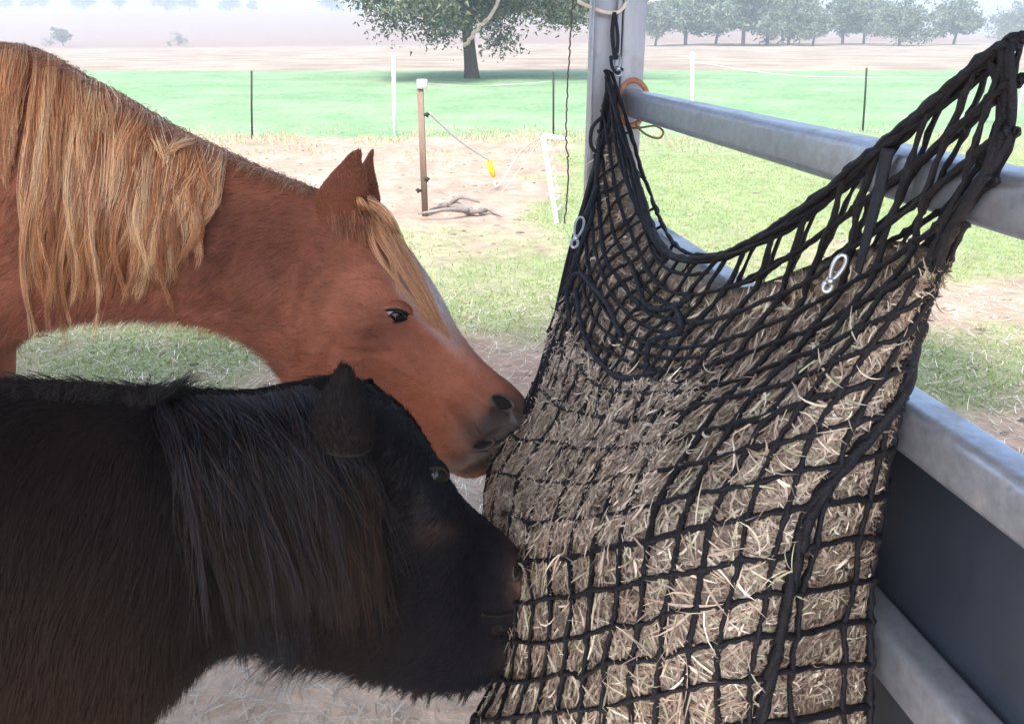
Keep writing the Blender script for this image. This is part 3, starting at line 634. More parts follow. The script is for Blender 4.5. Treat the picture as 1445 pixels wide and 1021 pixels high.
for args in (dict(N=19000, ulo=0, uhi=1, vlo=0, vhi=10.8, olo=-.015, ohi=-.001, Lr=(.015, .075), Wr=(.0012, .0065), bendk=.45, seed=1, clump=False),
             dict(N=8000, ulo=.02, uhi=.98, vlo=3.2, vhi=10.6, olo=-.006, ohi=.003, Lr=(.025, .10), Wr=(.0012, .0045), bendk=.45, seed=2),
             dict(N=1500, ulo=.03, uhi=.93, vlo=3.0, vhi=10.6, olo=.001, ohi=.010, Lr=(.04, .11), Wr=(.0012, .0036), bendk=.45, out=.09, seed=3),
             dict(N=420, ulo=0.0, uhi=.04, vlo=3, vhi=10.4, olo=0, ohi=.006, Lr=(.015, .045), Wr=(.001, .004), bendk=.9, out=.35, seed=4),
             dict(N=9000, ulo=.68, uhi=1., vlo=1, vhi=10.6, olo=-.012, ohi=.002, Lr=(.02, .07), Wr=(.0012, .0045), bendk=.4, seed=6, clump=False),
             dict(N=24000, ulo=.0, uhi=.46, vlo=3.0, vhi=6.0, olo=-.002, ohi=.0105, Lr=(.004, .028), Wr=(.0008, .0036), bendk=.2, seed=5, cols=[(.50, .42, .355), (.60, .515, .43), (.37, .30, .255), (.72, .64, .55)]),
             dict(N=2200, ulo=.0, uhi=.5, vlo=2.6, vhi=6.4, olo=.000, ohi=.010, Lr=(.02, .07), Wr=(.0010, .0036), bendk=.7, out=.05, seed=9),
             dict(N=6000, ulo=0.02, uhi=.98, vlo=1, vhi=10.6, olo=-.006, ohi=.006, Lr=(.02, .07), Wr=(.0015, .004), bendk=.3, seed=7, T=TB, Tn=TNb)):
    m_ = scatter(**args)
    for v_, f_, c_ in zip(m_.v, m_.f, m_.c): allb.add(v_, f_, c_)
allb.build('loose_stalks', M['hay'], HAYE, smooth=False)
# ------------------------------------------------------------------ horses
def body(stations, nR, nA, feats, colfun, fk=1.0):
    """stations: (top, bottom, half width, shoulder height k); top/bottom = (px, py, Y) or ('w', x, y, z)"""
    def pt(q): return np.array(q[1:], float) if q[0] == 'w' else PY(*q)
    Tp = catmull([pt(s[0]) for s in stations], nR); Bp = catmull([pt(s[1]) for s in stations], nR)
    W = catmull([[s[2], s[3]] for s in stations], nR); W[:, 0] = np.maximum(W[:, 0], .004)
    Cn = (Tp+Bp)/2; Up = (Tp-Bp)/2; tg = np.gradient(Cn, axis=0)
    k = 9; pad = np.concatenate([np.repeat(tg[:1], k, 0), tg, np.repeat(tg[-1:], k, 0)]); tg = np.stack([np.convolve(pad[:, c], np.ones(2*k+1)/(2*k+1), 'valid') for c in range(3)], -1)
    h = tg*[1, 1, 0]; h /= np.linalg.norm(h, axis=1)[:, None]; lat = np.stack([h[:, 1], -h[:, 0], 0*h[:, 0]], -1)   # towards the camera side
    a = np.arange(nA)/nA*2*math.pi; ca, sa = np.cos(a), np.sin(a)
    sgn = np.sign(sa)*np.abs(sa)**.86
    prof = sgn[None]*(1+W[:, 1:2]*ca[None])
    V = Cn[:, None]+Up[:, None]*ca[None, :, None]+lat[:, None]*(W[:, 0:1]*prof)[..., None]
    ppx = PROJ(Cn[:, None]+Up[:, None]*ca[None, :, None])
    D = np.zeros(ppx.shape[:2])
    for (x, y, rx, ry, ang, amp) in feats:
        c, s = math.cos(math.radians(ang)), math.sin(math.radians(ang)); dx, dy = ppx[..., 0]-x, ppx[..., 1]-y
        u, v = dx*c+dy*s, -dx*s+dy*c; D += amp*np.exp(-(u/rx)**2-(v/ry)**2)
    D *= fk*np.clip(np.abs(sa)*1.6, 0, 1)[None]
    V = V+lat[:, None]*(np.sign(sa)[None]*D)[..., None]
    # random slight unevenness of flesh
    V = V+lat[:, None]*((fbm(V, 7, 3, 3)-.5)*.010*np.abs(sa)[None])[..., None]
    cols = colfun(ppx, V, sa)
    R_, A_ = V.shape[:2]; i = np.arange(R_-1)[:, None]*A_; j = np.arange(A_)[None]; j2 = (j+1) % A_
    Q = np.stack([i+j, i+j2, i+A_+j2, i+A_+j], -1).reshape(-1, 4)
    flow = -np.broadcast_to(tg[:, None], V.shape).copy(); flow /= np.linalg.norm(flow, axis=2)[..., None]
    return dict(V=V, Q=Q, C=cols, flow=flow, px=ppx, Cn=Cn, Up=Up, lat=lat, W=W, tg=tg)
def normals(V):
    A_ = np.concatenate([V[:, -1:], V, V[:, :1]], 1); du = (A_[:, 2:]-A_[:, :-2]); dv = np.gradient(V, axis=0)
    n = np.cross(dv, du); n /= np.linalg.norm(n, axis=2)[..., None]+1e-12
    c = V.mean(1, keepdims=True); s = np.sign(((V-c)*n).sum(-1).mean()); return n*s
def ear(B0, B1, T, depthv, col, bend=(0, 0, 0), cup=.35, n=28, m=24, wide=.55, pw=.62):
    """an ear cup: B0,B1 ends of its base, T the tip, depthv the thickness direction"""
    B0, B1, T = map(np.array, (B0, B1, T)); c0 = (B0+B1)/2; wv = (B1-B0)/2; mb = MB(); V = []; C = []
    for a in range(n):
        t = a/(n-1); wd_ = (1-t)**pw*(1+wide*math.sin(math.pi*min(t*1.25, 1))*.55); cen = mix(c0, T, t)+np.array(bend)*math.sin(math.pi*t)
        for b_ in range(m):
            an = 2*math.pi*b_/m; x = math.cos(an); z = math.sin(an)
            dz = z*(.55 if z > 0 else .12)+(-cup*(1-x*x) if z < 0 else 0)*-.6
            V.append(cen+wv*wd_*x+np.array(depthv)*wd_*dz); C.append(col(t, x, z))
    i = np.arange(n-1)[:, None]*m; j = np.arange(m)[None]; mb.add(V, np.stack([i+j, i+(j+1) % m, i+m+(j+1) % m, i+m+j], -1).reshape(-1, 4), np.array(C)); return mb, np.array(V).reshape(n, m, 3)
def leg(mb, pts, col):
    p = np.array([q[:3] for q in pts], float); r = np.array([q[3] for q in pts]); n = 40; mb.tube(catmull(p, n), catmull(r[:, None], n)[:, 0], 16, c=col)

def hair_obj(name, pts, rad, cols, m, parent):
    n, k = pts.shape[:2]; hcv = bpy.data.hair_curves.new(name); hcv.add_curves([k]*n)
    off = np.array(parent.location) if parent is not None else 0
    hcv.attributes['position'].data.foreach_set('vector', (pts-off).reshape(-1).astype(np.float32))
    ra = hcv.attributes.get('radius') or hcv.attributes.new('radius', 'FLOAT', 'POINT'); ra.data.foreach_set('value', np.asarray(rad, np.float32).reshape(-1))
    ca = hcv.attributes.new('Col', 'FLOAT_COLOR', 'CURVE'); ca.data.foreach_set('color', np.concatenate([cols, np.ones((n, 1))], 1).astype(np.float32).ravel())
    hcv.materials.append(m); o = bpy.data.objects.new(name, hcv); return link(o, parent)

def coat(bd, N, lenfun, down, lift, parent, seed, rad=.00045, k=4, xmin=-120):
    """short hair on the body: points on faces, flow towards the tail and down"""
    r = np.random.default_rng(seed); V, Nn = bd['V'], normals(bd['V']); R_, A_ = V.shape[:2]
    Vn = np.concatenate([V, V[:, :1]], 1)
    ar = np.linalg.norm(np.cross(Vn[1:, :-1]-Vn[:-1, :-1], Vn[:-1, 1:]-Vn[:-1, :-1]), axis=2)
    # fewer hairs far outside of the picture
    ppx = bd['px'][:-1]; wgt = ar*np.where((ppx[..., 0] > xmin), 1, .12); wgt = wgt*np.where(Nn[:-1, :, 1] < .35, 1, .3)
    idx = r.choice(ar.size, N, p=wgt.ravel()/wgt.sum()); i, j = idx//A_, idx % A_; fu, fv = r.random(N)[:, None], r.random(N)[:, None]; j2 = (j+1) % A_
    bl = lambda X: (X[i, j]*(1-fu)*(1-fv)+X[i+1, j]*fu*(1-fv)+X[i, j2]*(1-fu)*fv+X[i+1, j2]*fu*fv)
    p, n_, fl, cl, px = bl(V), bl(Nn), bl(bd['flow']), bl(bd['C']), bl(bd['px'])
    n_ /= np.linalg.norm(n_, axis=1)[:, None]; d = fl*(1-down)+np.array((0, 0, -1))*down
    whorl = fbm(p, 9, 2, seed)-.5; d = d+np.cross(n_, d)*whorl[:, None]*1.3
    d = d-n_*(d*n_).sum(1)[:, None]; d /= np.linalg.norm(d, axis=1)[:, None]+1e-9
    L, lf = lenfun(px, p, n_); L = L*(.6+.7*r.random(N)); d = d+r.normal(size=d.shape)*.16
    t = np.linspace(0, 1, k)[None, :, None]; lf = (lift*lf)[:, None, None]
    pts = p[:, None]-n_[:, None]*.0008+(d[:, None]*t+n_[:, None]*lf*t*(1-.35*t)+np.array((0, 0, -.35))*t**2*np.clip(L/.03, 0, 1)[:, None, None])*L[:, None, None]
    rd = (rad*(1-.8*t[..., 0]))*np.ones((N, 1))
    cl = cl*(1+.25*(fbm(p, 55, 2, seed+1)-.5)[:, None])
    return hair_obj('coat', pts, rd, cl, M['coat' if parent.name == 'horse' else 'coatd'], parent)

def drape(tree, pxs, offs):
    """pixel path -> 3-D path lying `offs` in front of the body surface"""
    pxs = np.asarray(pxs, float); out_ = np.zeros((len(pxs), 3)); last = None; miss = []
    for q, (x, y) in enumerate(pxs):
        r = ray(x, y); r = r/np.linalg.norm(r); h = tree.ray_cast(Vector(CAM), Vector(r))
        if h[0] is not None: last = h[3]; out_[q] = CAM+r*(h[3]-offs[q])
        elif last is not None: out_[q] = CAM+r*(last-offs[q])
        else: miss.append(q)
    if miss and last is not None:
        k = max(miss)+1; dd = np.linalg.norm(out_[min(k, len(pxs)-1)]-CAM)
        for q in miss: r = ray(*pxs[q]); out_[q] = CAM+r/np.linalg.norm(r)*(dd+.01)
    return out_
def lock_strands(guides, per, rad_root, seed, thick=.010, frizz=.0015, tipr=.25, mixlen=.3, npt=18):
    r = np.random.default_rng(seed); allp = []
    for g in guides:
        g = catmull(g, npt); t = np.linspace(0, 1, npt); th = thick*(.5+1.0*r.random())
        prof = (1-.2*t)*np.where(t < .12, .6+t*3.3, 1)*(1-(1-tipr)*sm(t, .18, .95))
        o = r.normal(size=(per, 3))*[1, .55, .6]; 
        ph = r.random((per, 1, 3))*6.28; wv = np.sin(t[None, :, None]*(5+6*r.random((per, 1, 1)))+ph)*frizz*(t[None, :, None]*2)
        s = g[None]+o[:, None]*th*prof[None, :, None]+wv
        L = 1-mixlen*r.random(per)**2; tt_ = t[None]*L[:, None]; ii = np.clip((tt_*(npt-1)).astype(int), 0, npt-2); f = (tt_*(npt-1)-ii)[..., None]
        s = np.take_along_axis(s, ii[..., None].repeat(3, -1), 1)*(1-f)+np.take_along_axis(s, (ii+1)[..., None].repeat(3, -1), 1)*f
        allp.append(s)
    return np.concatenate(allp)
def strand_rad(n, k, r0): return r0*(1-.75*np.linspace(0, 1, k)[None]**1.5)*np.ones((n, 1))
def bvh_of(mb):
    V = np.concatenate(mb.v); polys = [tuple(int(q) for q in f) for F_ in mb.f for f in F_]; return BVHTree.FromPolygons([tuple(v) for v in V], polys)
def eyeball(pos, r, lookdir, ang, parent, lidcol_mat, lw, lh):
    """glossy ball + upper and lower lid rims"""
    pos = np.array(pos); v = np.array(lookdir, float); v /= np.linalg.norm(v)
    sx = np.array((math.cos(ang), 0, -math.sin(ang))); sx -= v*np.dot(sx, v); sx /= np.linalg.norm(sx); sz = np.cross(v, sx); sz *= np.sign(sz[2])
    mb = MB(); n1, n2 = 18, 28; th = np.linspace(0, math.pi, n1); ph = np.arange(n2)/n2*2*math.pi
    V = np.array([[pos+r*(v*math.cos(a)+sx*math.sin(a)*math.cos(b)+sz*math.sin(a)*math.sin(b)) for b in ph] for a in th])
    i = np.arange(n1-1)[:, None]*n2; j = np.arange(n2)[None]; mb.add(V.reshape(-1, 3), np.stack([i+j, i+(j+1) % n2, i+n2+(j+1) % n2, i+n2+j], -1).reshape(-1, 4)); e_ = mb.build('eye', M['eye'], parent)
    for sg, nm in ((1, 'upper'), (-1, 'lower')):
        q = MB(); t = np.linspace(-1, 1, 22); pts = []
        for a in t:
            x = a*lw; z = sg*lh*(1-abs(a)**2.2)*(1 if sg > 0 else .8); dd = math.sqrt(max(r*r-min(x*x+z*z, r*r*.93), 0)); pts.append(pos+sx*x+sz*z+v*(dd+.0012))
        MB().tube(pts, (.0022 if sg > 0 else .0015)*(1.1-.5*np.abs(t)**2), 8).build('lash_line', M['nostril'], parent)
        rows = [np.array(pts)]
        for (fo, dd_) in ((.22, .0012), (.5, -.001), (.85, -.006), (1.25, -.016)):
            rows.append(np.array([pos+sx*a*lw*(1+fo*.45)+sz*(sg*lh*(1-abs(a)**2.2)*(1 if sg > 0 else .8)+sg*fo*lw*(.40 if sg > 0 else .36)*(1-.75*a*a))+v*(math.sqrt(max(r*r-min((a*lw)**2, r*r*.8), 0))*(1-.12*fo)+dd_) for a in t]))
        R4 = np.array(rows); nn_ = R4.shape[1]; i = np.arange(len(rows)-1)[:, None]*nn_; j = np.arange(nn_-1)[None]; q.add(R4.reshape(-1, 3), np.stack([i+j, i+j+1, i+nn_+j+1, i+nn_+j], -1).reshape(-1, 4))
        q.build('eyelid', lidcol_mat, parent)
    return e_

# ---- chestnut horse
RED = np.array((.255, .088, .048)); RED2 = np.array((.43, .160, .098)); DKR = np.array((.105, .034, .024)); GRY = np.array((.095, .075, .075))
def ccol(px, V, sa):
    x, y = px[..., 0], px[..., 1]; n = fbm(V, 5, 4, 21)[..., None]; n2 = fbm(V, 26, 3, 5)[..., None]
    c = mix(RED, RED2, np.clip(n*1.7-.35, 0, 1)); c = c*(.74+.52*n2); n3 = fbm(V*[1, 1, .5], 13, 3, 33)[..., None]; c = mix(c, DKR*1.3, .5*np.clip(n3*3-1.6, 0, 1))
    c = mix(c, DKR*1.2, (.75*np.exp(-((x-380)/150)**2-((y-330)/75)**2))[..., None])          # darker patch on the neck behind the jaw
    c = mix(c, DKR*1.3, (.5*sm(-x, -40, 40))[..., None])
    e_ = lambda cx, cy, rx, ry, an=0: np.exp(-(((x-cx)*math.cos(an)+(y-cy)*math.sin(an))/rx)**2-((-(x-cx)*math.sin(an)+(y-cy)*math.cos(an))/ry)**2)[..., None]
    c = mix(c, RED2*1.15, .6*e_(640, 520, 70, 60)); c = mix(c, np.array((.30, .20, .16)), .7*e_(672, 592, 22, 40, .5))
    c = mix(c, GRY, np.clip(1.7*e_(713, 588, 38, 30, -.5), 0, 1)); c = mix(c, GRY*.9, np.clip(1.35*e_(700, 632, 34, 19), 0, 1)); c = mix(c, np.array((.20, .15, .135)), .9*e_(655, 645, 26, 16))
    c = mix(c, GRY*.7, np.clip(1.2*e_(752, 590, 14, 22), 0, 1))
    face = sm(np.cos(np.arange(px.shape[1])/px.shape[1]*2*math.pi), .80, .93)[None]             # blaze only on the front of the face
    c = mix(c, np.array((.66, .58, .56)), (face*np.exp(-((y-425)/55.)**2)*(x > 540))[..., None]*.95)
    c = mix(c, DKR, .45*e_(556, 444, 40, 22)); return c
HT = [  # neck and head of the chestnut
 (('w', -2.95, 2.25, 1.12), ('w', -2.92, 2.25, .98), .06, 0), (('w', -2.9, 2.25, 1.30), ('w', -2.86, 2.25, .86), .17, 0), (('w', -2.55, 2.22, 1.43), ('w', -2.5, 2.22, .80), .26, 0), (('w', -2.1, 2.15, 1.41), ('w', -2.05, 2.15, .74), .29, -.1),
 (('w', -1.65, 2.0, 1.46), ('w', -1.6, 2.0, .74), .26, -.15), (('w', -1.35, 1.88, 1.53), ('w', -1.33, 1.88, .80), .21, -.22),
 ((0, 64, 1.72), (-20, 486, 1.74), .150, -.25), ((60, 76, 1.69), (45, 462, 1.70), .135, -.22), ((120, 110, 1.66), (110, 449, 1.67), .120, -.2), ((180, 142, 1.63), (165, 445, 1.64), .108, -.15),
 ((240, 178, 1.60), (222, 446, 1.61), .098, -.1), ((300, 208, 1.575), (278, 451, 1.58), .090, -.05), ((350, 231, 1.555), (325, 466, 1.56), .084, 0), ((400, 252, 1.54), (362, 486, 1.55), .082, .05),
 ((445, 268, 1.53), (396, 515, 1.54), .084, .15), ((482, 274, 1.52), (425, 552, 1.53), .090, .22), ((512, 287, 1.515), (462, 588, 1.52), .094, .28), ((540, 316, 1.505), (500, 612, 1.51), .096, .34), ((567, 352, 1.50), (533, 628, 1.50), .094, .36),
 ((592, 389, 1.49), (562, 639, 1.49), .086, .34), ((617, 428, 1.48), (589, 647, 1.48), .076, .28), ((641, 466, 1.47), (611, 653, 1.47), .066, .18), ((667, 498, 1.46), (628, 659, 1.46), .060, .06), ((693, 522, 1.455), (643, 664, 1.455), .058, -.04),
 ((716, 541, 1.45), (660, 667, 1.45), .056, -.1), ((734, 560, 1.445), (677, 667, 1.445), .050, -.1), ((746, 577, 1.44), (692, 662, 1.44), .036, -.05), ((750, 592, 1.44), (704, 650, 1.44), .016, 0), ((744, 603, 1.44), (712, 640, 1.44), .004, 0)]
CF = [(470, 500, 75, 90, 20, .014), (556, 441, 46, 30, 15, .016), (556, 446, 19, 10, 12, -.010), (545, 420, 34, 9, 15, .005), (600, 500, 70, 12, 42, .008), (625, 560, 70, 22, 42, -.010), (640, 480, 45, 20, 45, -.004),
      (716, 566, 26, 22, 30, .010), (712, 570, 13, 9, 30, -.022), (738, 588, 14, 14, 0, .008), (690, 640, 38, 5, -22, -.016), (655, 628, 12, 9, 0, -.008), (668, 655, 24, 12, 0, .007), (445, 345, 35, 60, 20, -.010), (440, 400, 18, 90, 12, -.008),
      (515, 330, 26, 24, 0, -.005), (575, 470, 30, 16, 35, -.005), (250, 330, 160, 60, 20, .010), (330, 420, 90, 14, 10, -.007), (682, 600, 8, 30, -28, -.004), (520, 560, 70, 18, 25, .006),
      (530, 505, 75, 10, 30, .006), (545, 528, 80, 9, 32, -.007), (590, 470, 44, 7, 48, .005), (606, 455, 40, 7, 48, -.005), (500, 470, 9, 40, 25, -.005), (452, 440, 10, 70, 10, .006), (470, 395, 40, 12, 60, .005),
      (648, 575, 34, 9, 60, .007), (668, 585, 30, 5, 55, -.007), (690, 548, 30, 7, 30, .007), (655, 560, 22, 5, 35, -.005), (700, 600, 24, 5, -30, -.005), (560, 420, 26, 5, 20, .006), (552, 466, 26, 5, 5, -.005), (600, 540, 60, 5, 40, -.004), (565, 590, 60, 6, 30, .004),
      (190, 380, 120, 12, 8, -.006), (310, 300, 30, 90, 35, .006), (360, 360, 16, 70, 25, -.008), (400, 300, 20, 50, 15, .006)]
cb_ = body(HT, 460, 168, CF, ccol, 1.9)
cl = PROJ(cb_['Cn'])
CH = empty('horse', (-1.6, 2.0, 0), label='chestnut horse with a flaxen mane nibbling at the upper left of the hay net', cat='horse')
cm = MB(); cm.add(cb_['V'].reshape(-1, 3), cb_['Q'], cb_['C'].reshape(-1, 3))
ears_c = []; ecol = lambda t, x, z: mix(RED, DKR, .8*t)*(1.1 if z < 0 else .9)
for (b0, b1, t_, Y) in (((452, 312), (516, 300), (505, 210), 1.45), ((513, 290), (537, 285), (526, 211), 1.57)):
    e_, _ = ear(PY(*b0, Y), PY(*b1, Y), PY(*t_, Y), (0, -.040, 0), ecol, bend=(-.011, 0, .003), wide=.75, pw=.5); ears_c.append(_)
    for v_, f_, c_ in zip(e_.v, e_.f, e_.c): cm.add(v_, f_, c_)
for (x, y) in ((-1.45, 1.78), (-1.5, 2.12)): leg(cm, [(x+.02, y, 1.02, .13), (x+.03, y, .82, .095), (x, y, .52, .055), (x, y, .46, .05), (x, y, .26, .033), (x, y, .16, .038), (x+.04, y, .07, .045), (x+.06, y, 0.0, .06)], RED)
for (x, y) in ((-2.6, 2.08), (-2.7, 2.38)): leg(cm, [(x, y, 1.08, .19), (x+.06, y, .84, .13), (x-.08, y, .60, .07), (x-.10, y, .54, .058), (x-.06, y, .30, .036), (x-.04, y, .16, .04), (x, y, .07, .047), (x+.02, y, 0, .06)], RED)
cm.build('body', M['skin'], CH)
ct = bvh_of(cm)
tl = lock_strands([[(-2.93, 2.25, 1.28), (-3.05, 2.25, 1.1), (-3.06, 2.25, .8), (-3.03, 2.25, .45)]]*3, 400, .001, 5, thick=.05, tipr=.6)
hair_obj('tail', tl, strand_rad(len(tl), tl.shape[1], .0006), pick([(.62, .40, .22)], len(tl), .2), M['mane'], CH)
def clen(px, p, n):
    x, y = px[:, 0], px[:, 1]; L = np.interp(x, [0, 350, 450, 560, 680, 705, 740], [.024, .022, .017, .012, .009, .002, .0012])
    L = np.where((y > 400) & (x < 440), L*1.35, L); return L, np.where((y > 430) & (x < 440), 1.6, 1.)
def ear_coat(EV, col, N, L, parent, seed):
    nn, mm_ = EV.shape[:2]; tg = np.gradient(EV, axis=0); tg /= np.linalg.norm(tg, axis=2)[..., None]+1e-9
    bd = dict(V=EV[:-1], C=np.broadcast_to(np.array(col), EV[:-1].shape), flow=tg[:-1], px=PROJ(EV[:-1]))
    return coat(bd, N, lambda px, p, n: (np.full(len(p), L), np.ones(len(p))), 0.0, .35, parent, seed, rad=.0004)
for q_, EV in enumerate(ears_c): ear_coat(EV, mix(RED, RED2, .3), 4500, .006, CH, 60+q_)
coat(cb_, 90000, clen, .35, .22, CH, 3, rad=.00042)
eh = ct.ray_cast(Vector(CAM), Vector(ray(557, 446)/np.linalg.norm(ray(557, 446)))); ep = np.array(eh[0]); vd = CAM-ep; vd /= np.linalg.norm(vd); vd = vd*.6+np.array((.2, -.75, 0)); vd /= np.linalg.norm(vd)
eyeball(ep-vd*.0255, .0300, vd, math.radians(6), CH, mat('brown_eyelid', (.30, .108, .062), .6, 0, .3, noise=(90, .3), bump=(240, .5, .002)), .0300, .0135)
def patch(tree, cx, cy, rx, ry, ang, hgt, m, name, parent, base=.0008, n=9, k=28, rim=0, rimmat=None):
    c_, s_ = math.cos(math.radians(ang)), math.sin(math.radians(ang)); R2 = []
    for a in range(n):
        rr_ = a/(n-1); row = []
        for b_ in range(k):
            t_ = 2*math.pi*b_/k; x, y = rx*rr_*math.cos(t_), ry*rr_*math.sin(t_); row.append((cx+x*c_-y*s_, cy+x*s_+y*c_))
        R2.append(drape(tree, row, [base+hgt*(1-rr_**2)**.5]*k))
    R2 = np.array(R2); mb = MB(); i = np.arange(n-1)[:, None]*k; j = np.arange(k)[None]; mb.add(R2.reshape(-1, 3), np.stack([i+j, i+(j+1) % k, i+k+(j+1) % k, i+k+j], -1).reshape(-1, 4)); o_ = mb.build(name, m, parent)
    if rim: q = R2[-1]; q = np.concatenate([q, q[:1]]); MB().tube(q, rim*(1+.35*np.sin(np.linspace(0, 6.283, len(q))+1)), 8, caps=False).build(name+'_rim', rimmat, parent)
M['muzzle'] = mat('grey_muzzle_skin', (.085, .068, .07), .42, 0, .5, noise=(120, .3), bump=(320, .5, .002))
M['lipgrey'] = mat('pale_lip_skin', (.13, .095, .085), .4, 0, .5, noise=(100, .3), bump=(300, .5, .002))
patch(ct, 709, 568, 17, 9.5, 28, .0, M['nostril'], 'nostril', CH, base=.0012, rim=.0036, rimmat=M['muzzle'])
patch(ct, 731, 591, 20, 13, 35, .009, M['muzzle'], 'lip', CH, base=-.001)
patch(ct, 682, 627, 16, 6.5, -18, .0, M['nostril'], 'mouth', CH, base=.0012, rim=.0028, rimmat=M['muzzle'])
patch(ct, 676, 647, 24, 11, -4, .006, M['lipgrey'], 'lower_lip', CH, base=-.001)
ml = drape(ct, catmull([(752, 604), (736, 612), (718, 616), (700, 624), (680, 628)], 24), [.0012]*24); MB().tube(ml, .0022, 6).build('mouth', M['nostril'], CH)
# eyelashes
r_ = np.random.default_rng(2); n = 70; sx = np.array((.97, .1, .0)); q0 = ep-vd*.0200+sx*(np.linspace(-.016, .018, n)[:, None])+np.array((0, 0, 1))*(.0105*(1-np.linspace(-1, 1, n)**2))[:, None]+vd*.019
L = .012+.006*r_.random((n, 1)); dl = vd*.8+np.array((.25, 0, -.35)); t = np.linspace(0, 1, 5)[None, :, None]
hair_obj('eyelashes', q0[:, None]+(dl*t+np.array((0, 0, .2))*t*t)*L[:, :, None], strand_rad(n, 5, .0004), pick([(.05, .03, .02)], n), M['coat'], CH)
# mane
r_ = np.random.default_rng(8)
def crest(bd, px): 
    t = PROJ(bd['V'][:, 0]); o = np.argsort(t[:, 0]); k = (t[:, 0] > -900) & (t[:, 0] < 560); a = t[k]; o = np.argsort(a[:, 0]); return np.interp(px, a[o, 0], a[o, 1])
guides = []; gcol = []
FLX = [(.74, .40, .21), (.84, .50, .28), (.60, .29, .14), (.90, .62, .38), (.48, .20, .10)]
def mane_lock(x0, x1, y1, amp, lift=.012, side=1):
    y0 = crest(cb_, x0)+3; n = 16; t = np.linspace(0, 1, n); ph = r_.random()*6.28; k = 1.4+1.5*r_.random()
    xs_ = x0+(x1-x0)*(1-(1-t)**1.6)+amp*np.sin(t*k*math.pi+ph)*t**.7; ys_ = y0+(y1-y0)*t**(.85)
    of = .004+lift*np.sin(math.pi*np.clip(t*1.1, 0, 1))+.006*t; return drape(ct, np.stack([xs_, ys_], -1), of)
for k in range(128):
    x0 = 52+265*((k+r_.random())/128); fx = (x0-52)/265
    x1 = x0-14-16*r_.random()+6*(1-fx)-18*fx; y1 = 372+95*r_.random()-105*fx**2.5+(40 if r_.random() < .16 else 0)
    if fx < .1: y1 -= 20*r_.random()
    guides.append(mane_lock(x0, max(x1, 34), y1, 7+15*r_.random(), .008+.020*r_.random()))
for k in range(34):
    x0 = 60+250*r_.random(); fx = (x0-52)/265; guides.append(mane_lock(x0, max(x0-14+18*r_.normal(), 36), 250+150*r_.random()-60*fx, 6, .02+.012*r_.random()))
for k in range(70):
    x0 = -210+245*r_.random(); guides.append(mane_lock(x0, min(x0-12+8*r_.normal(), 12), 205+75*r_.random() if x0 > -30 else 330+90*r_.random(), 5, .012))
mst = lock_strands(guides, 46, .001, 3, thick=.0066, frizz=.0026, tipr=.2, mixlen=.5, npt=24)
mc = np.repeat(pick(FLX, len(guides), .12), 46, 0)*(1+.16*(RNG.random((len(mst), 1))-.5))
hair_obj('mane', mst, strand_rad(len(mst), mst.shape[1], .00052), mc, M['mane'], CH)
# short fuzzy hair standing along the crest
n = 5200; x0 = -200+640*r_.random(n); 
tr = cb_['V'][:, 0]; tp = PROJ(tr); kk = (tp[:, 0] > -900) & (tp[:, 0] < 560); o = np.argsort(tp[kk, 0]); P3 = np.stack([np.interp(x0, tp[kk, 0][o], tr[kk][o, c]) for c in range(3)], -1)
P3 = P3+r_.normal(size=(n, 3))*[0, .012, .002]; d = np.stack([-.25+.35*r_.normal(size=n), -.55+.4*r_.normal(size=n), .55+.15*r_.normal(size=n)], -1); L = (.012+.022*r_.random(n))[:, None, None]; t = np.linspace(0, 1, 5)[None, :, None]
hair_obj('crest_hair', P3[:, None]+(d[:, None]*t+np.array((0, -.25, -.75))*t*t)*L, strand_rad(n, 5, .0005), pick([(.45, .22, .12), (.34, .14, .07), (.58, .34, .20)], n), M['mane'], CH)
# forelock
fg = []
for k in range(34):
    s = r_.random(); x0 = 508+14*r_.random(); y0 = 276+14*r_.random(); end = mix(np.array((600, 455)), np.array((640, 482)), r_.random()) if s < .55 else np.array((560+30*r_.random(), 370+50*r_.random()))
    n = 10; t = np.linspace(0, 1, n); mid = np.array((554+15*r_.normal(), 338+12*r_.normal())); a = np.array((x0, y0)); bz = ((1-t)**2)[:, None]*a+(2*t*(1-t))[:, None]*mid+(t**2)[:, None]*end
    bz[:, 0] += 3*np.sin(t*7+s*6); fg.append(drape(ct, bz, .006+.014*np.sin(math.pi*t)+.004))
fs = lock_strands(fg, 32, .001, 9, thick=.0062, frizz=.0016, tipr=.2, mixlen=.4)
hair_obj('forelock', fs, strand_rad(len(fs), fs.shape[1], .0005), pick([(.66, .35, .18), (.56, .28, .14), (.78, .48, .28)], len(fs), .12), M['mane'], CH)
# tufts inside and below the near ear
t = np.linspace(0, 1, 5)[None, :, None]
n = 700; b0 = PY(466, 300, 1.43); b1 = PY(512, 312, 1.43); s_ = r_.random((n, 1)); p0 = b0+(b1-b0)*s_+r_.normal(size=(n, 3))*[.004, .002, .008]
d = np.array((.05, -.25, -.95))+r_.normal(size=(n, 3))*.22; L = (.012+.022*r_.random(n))[:, None, None]
hair_obj('ear_tufts', p0[:, None]+(d[:, None]*t)*L, strand_rad(n, 5, .0005), pick([(.30, .11, .06), (.4, .18, .1)], n), M['coat'], CH)

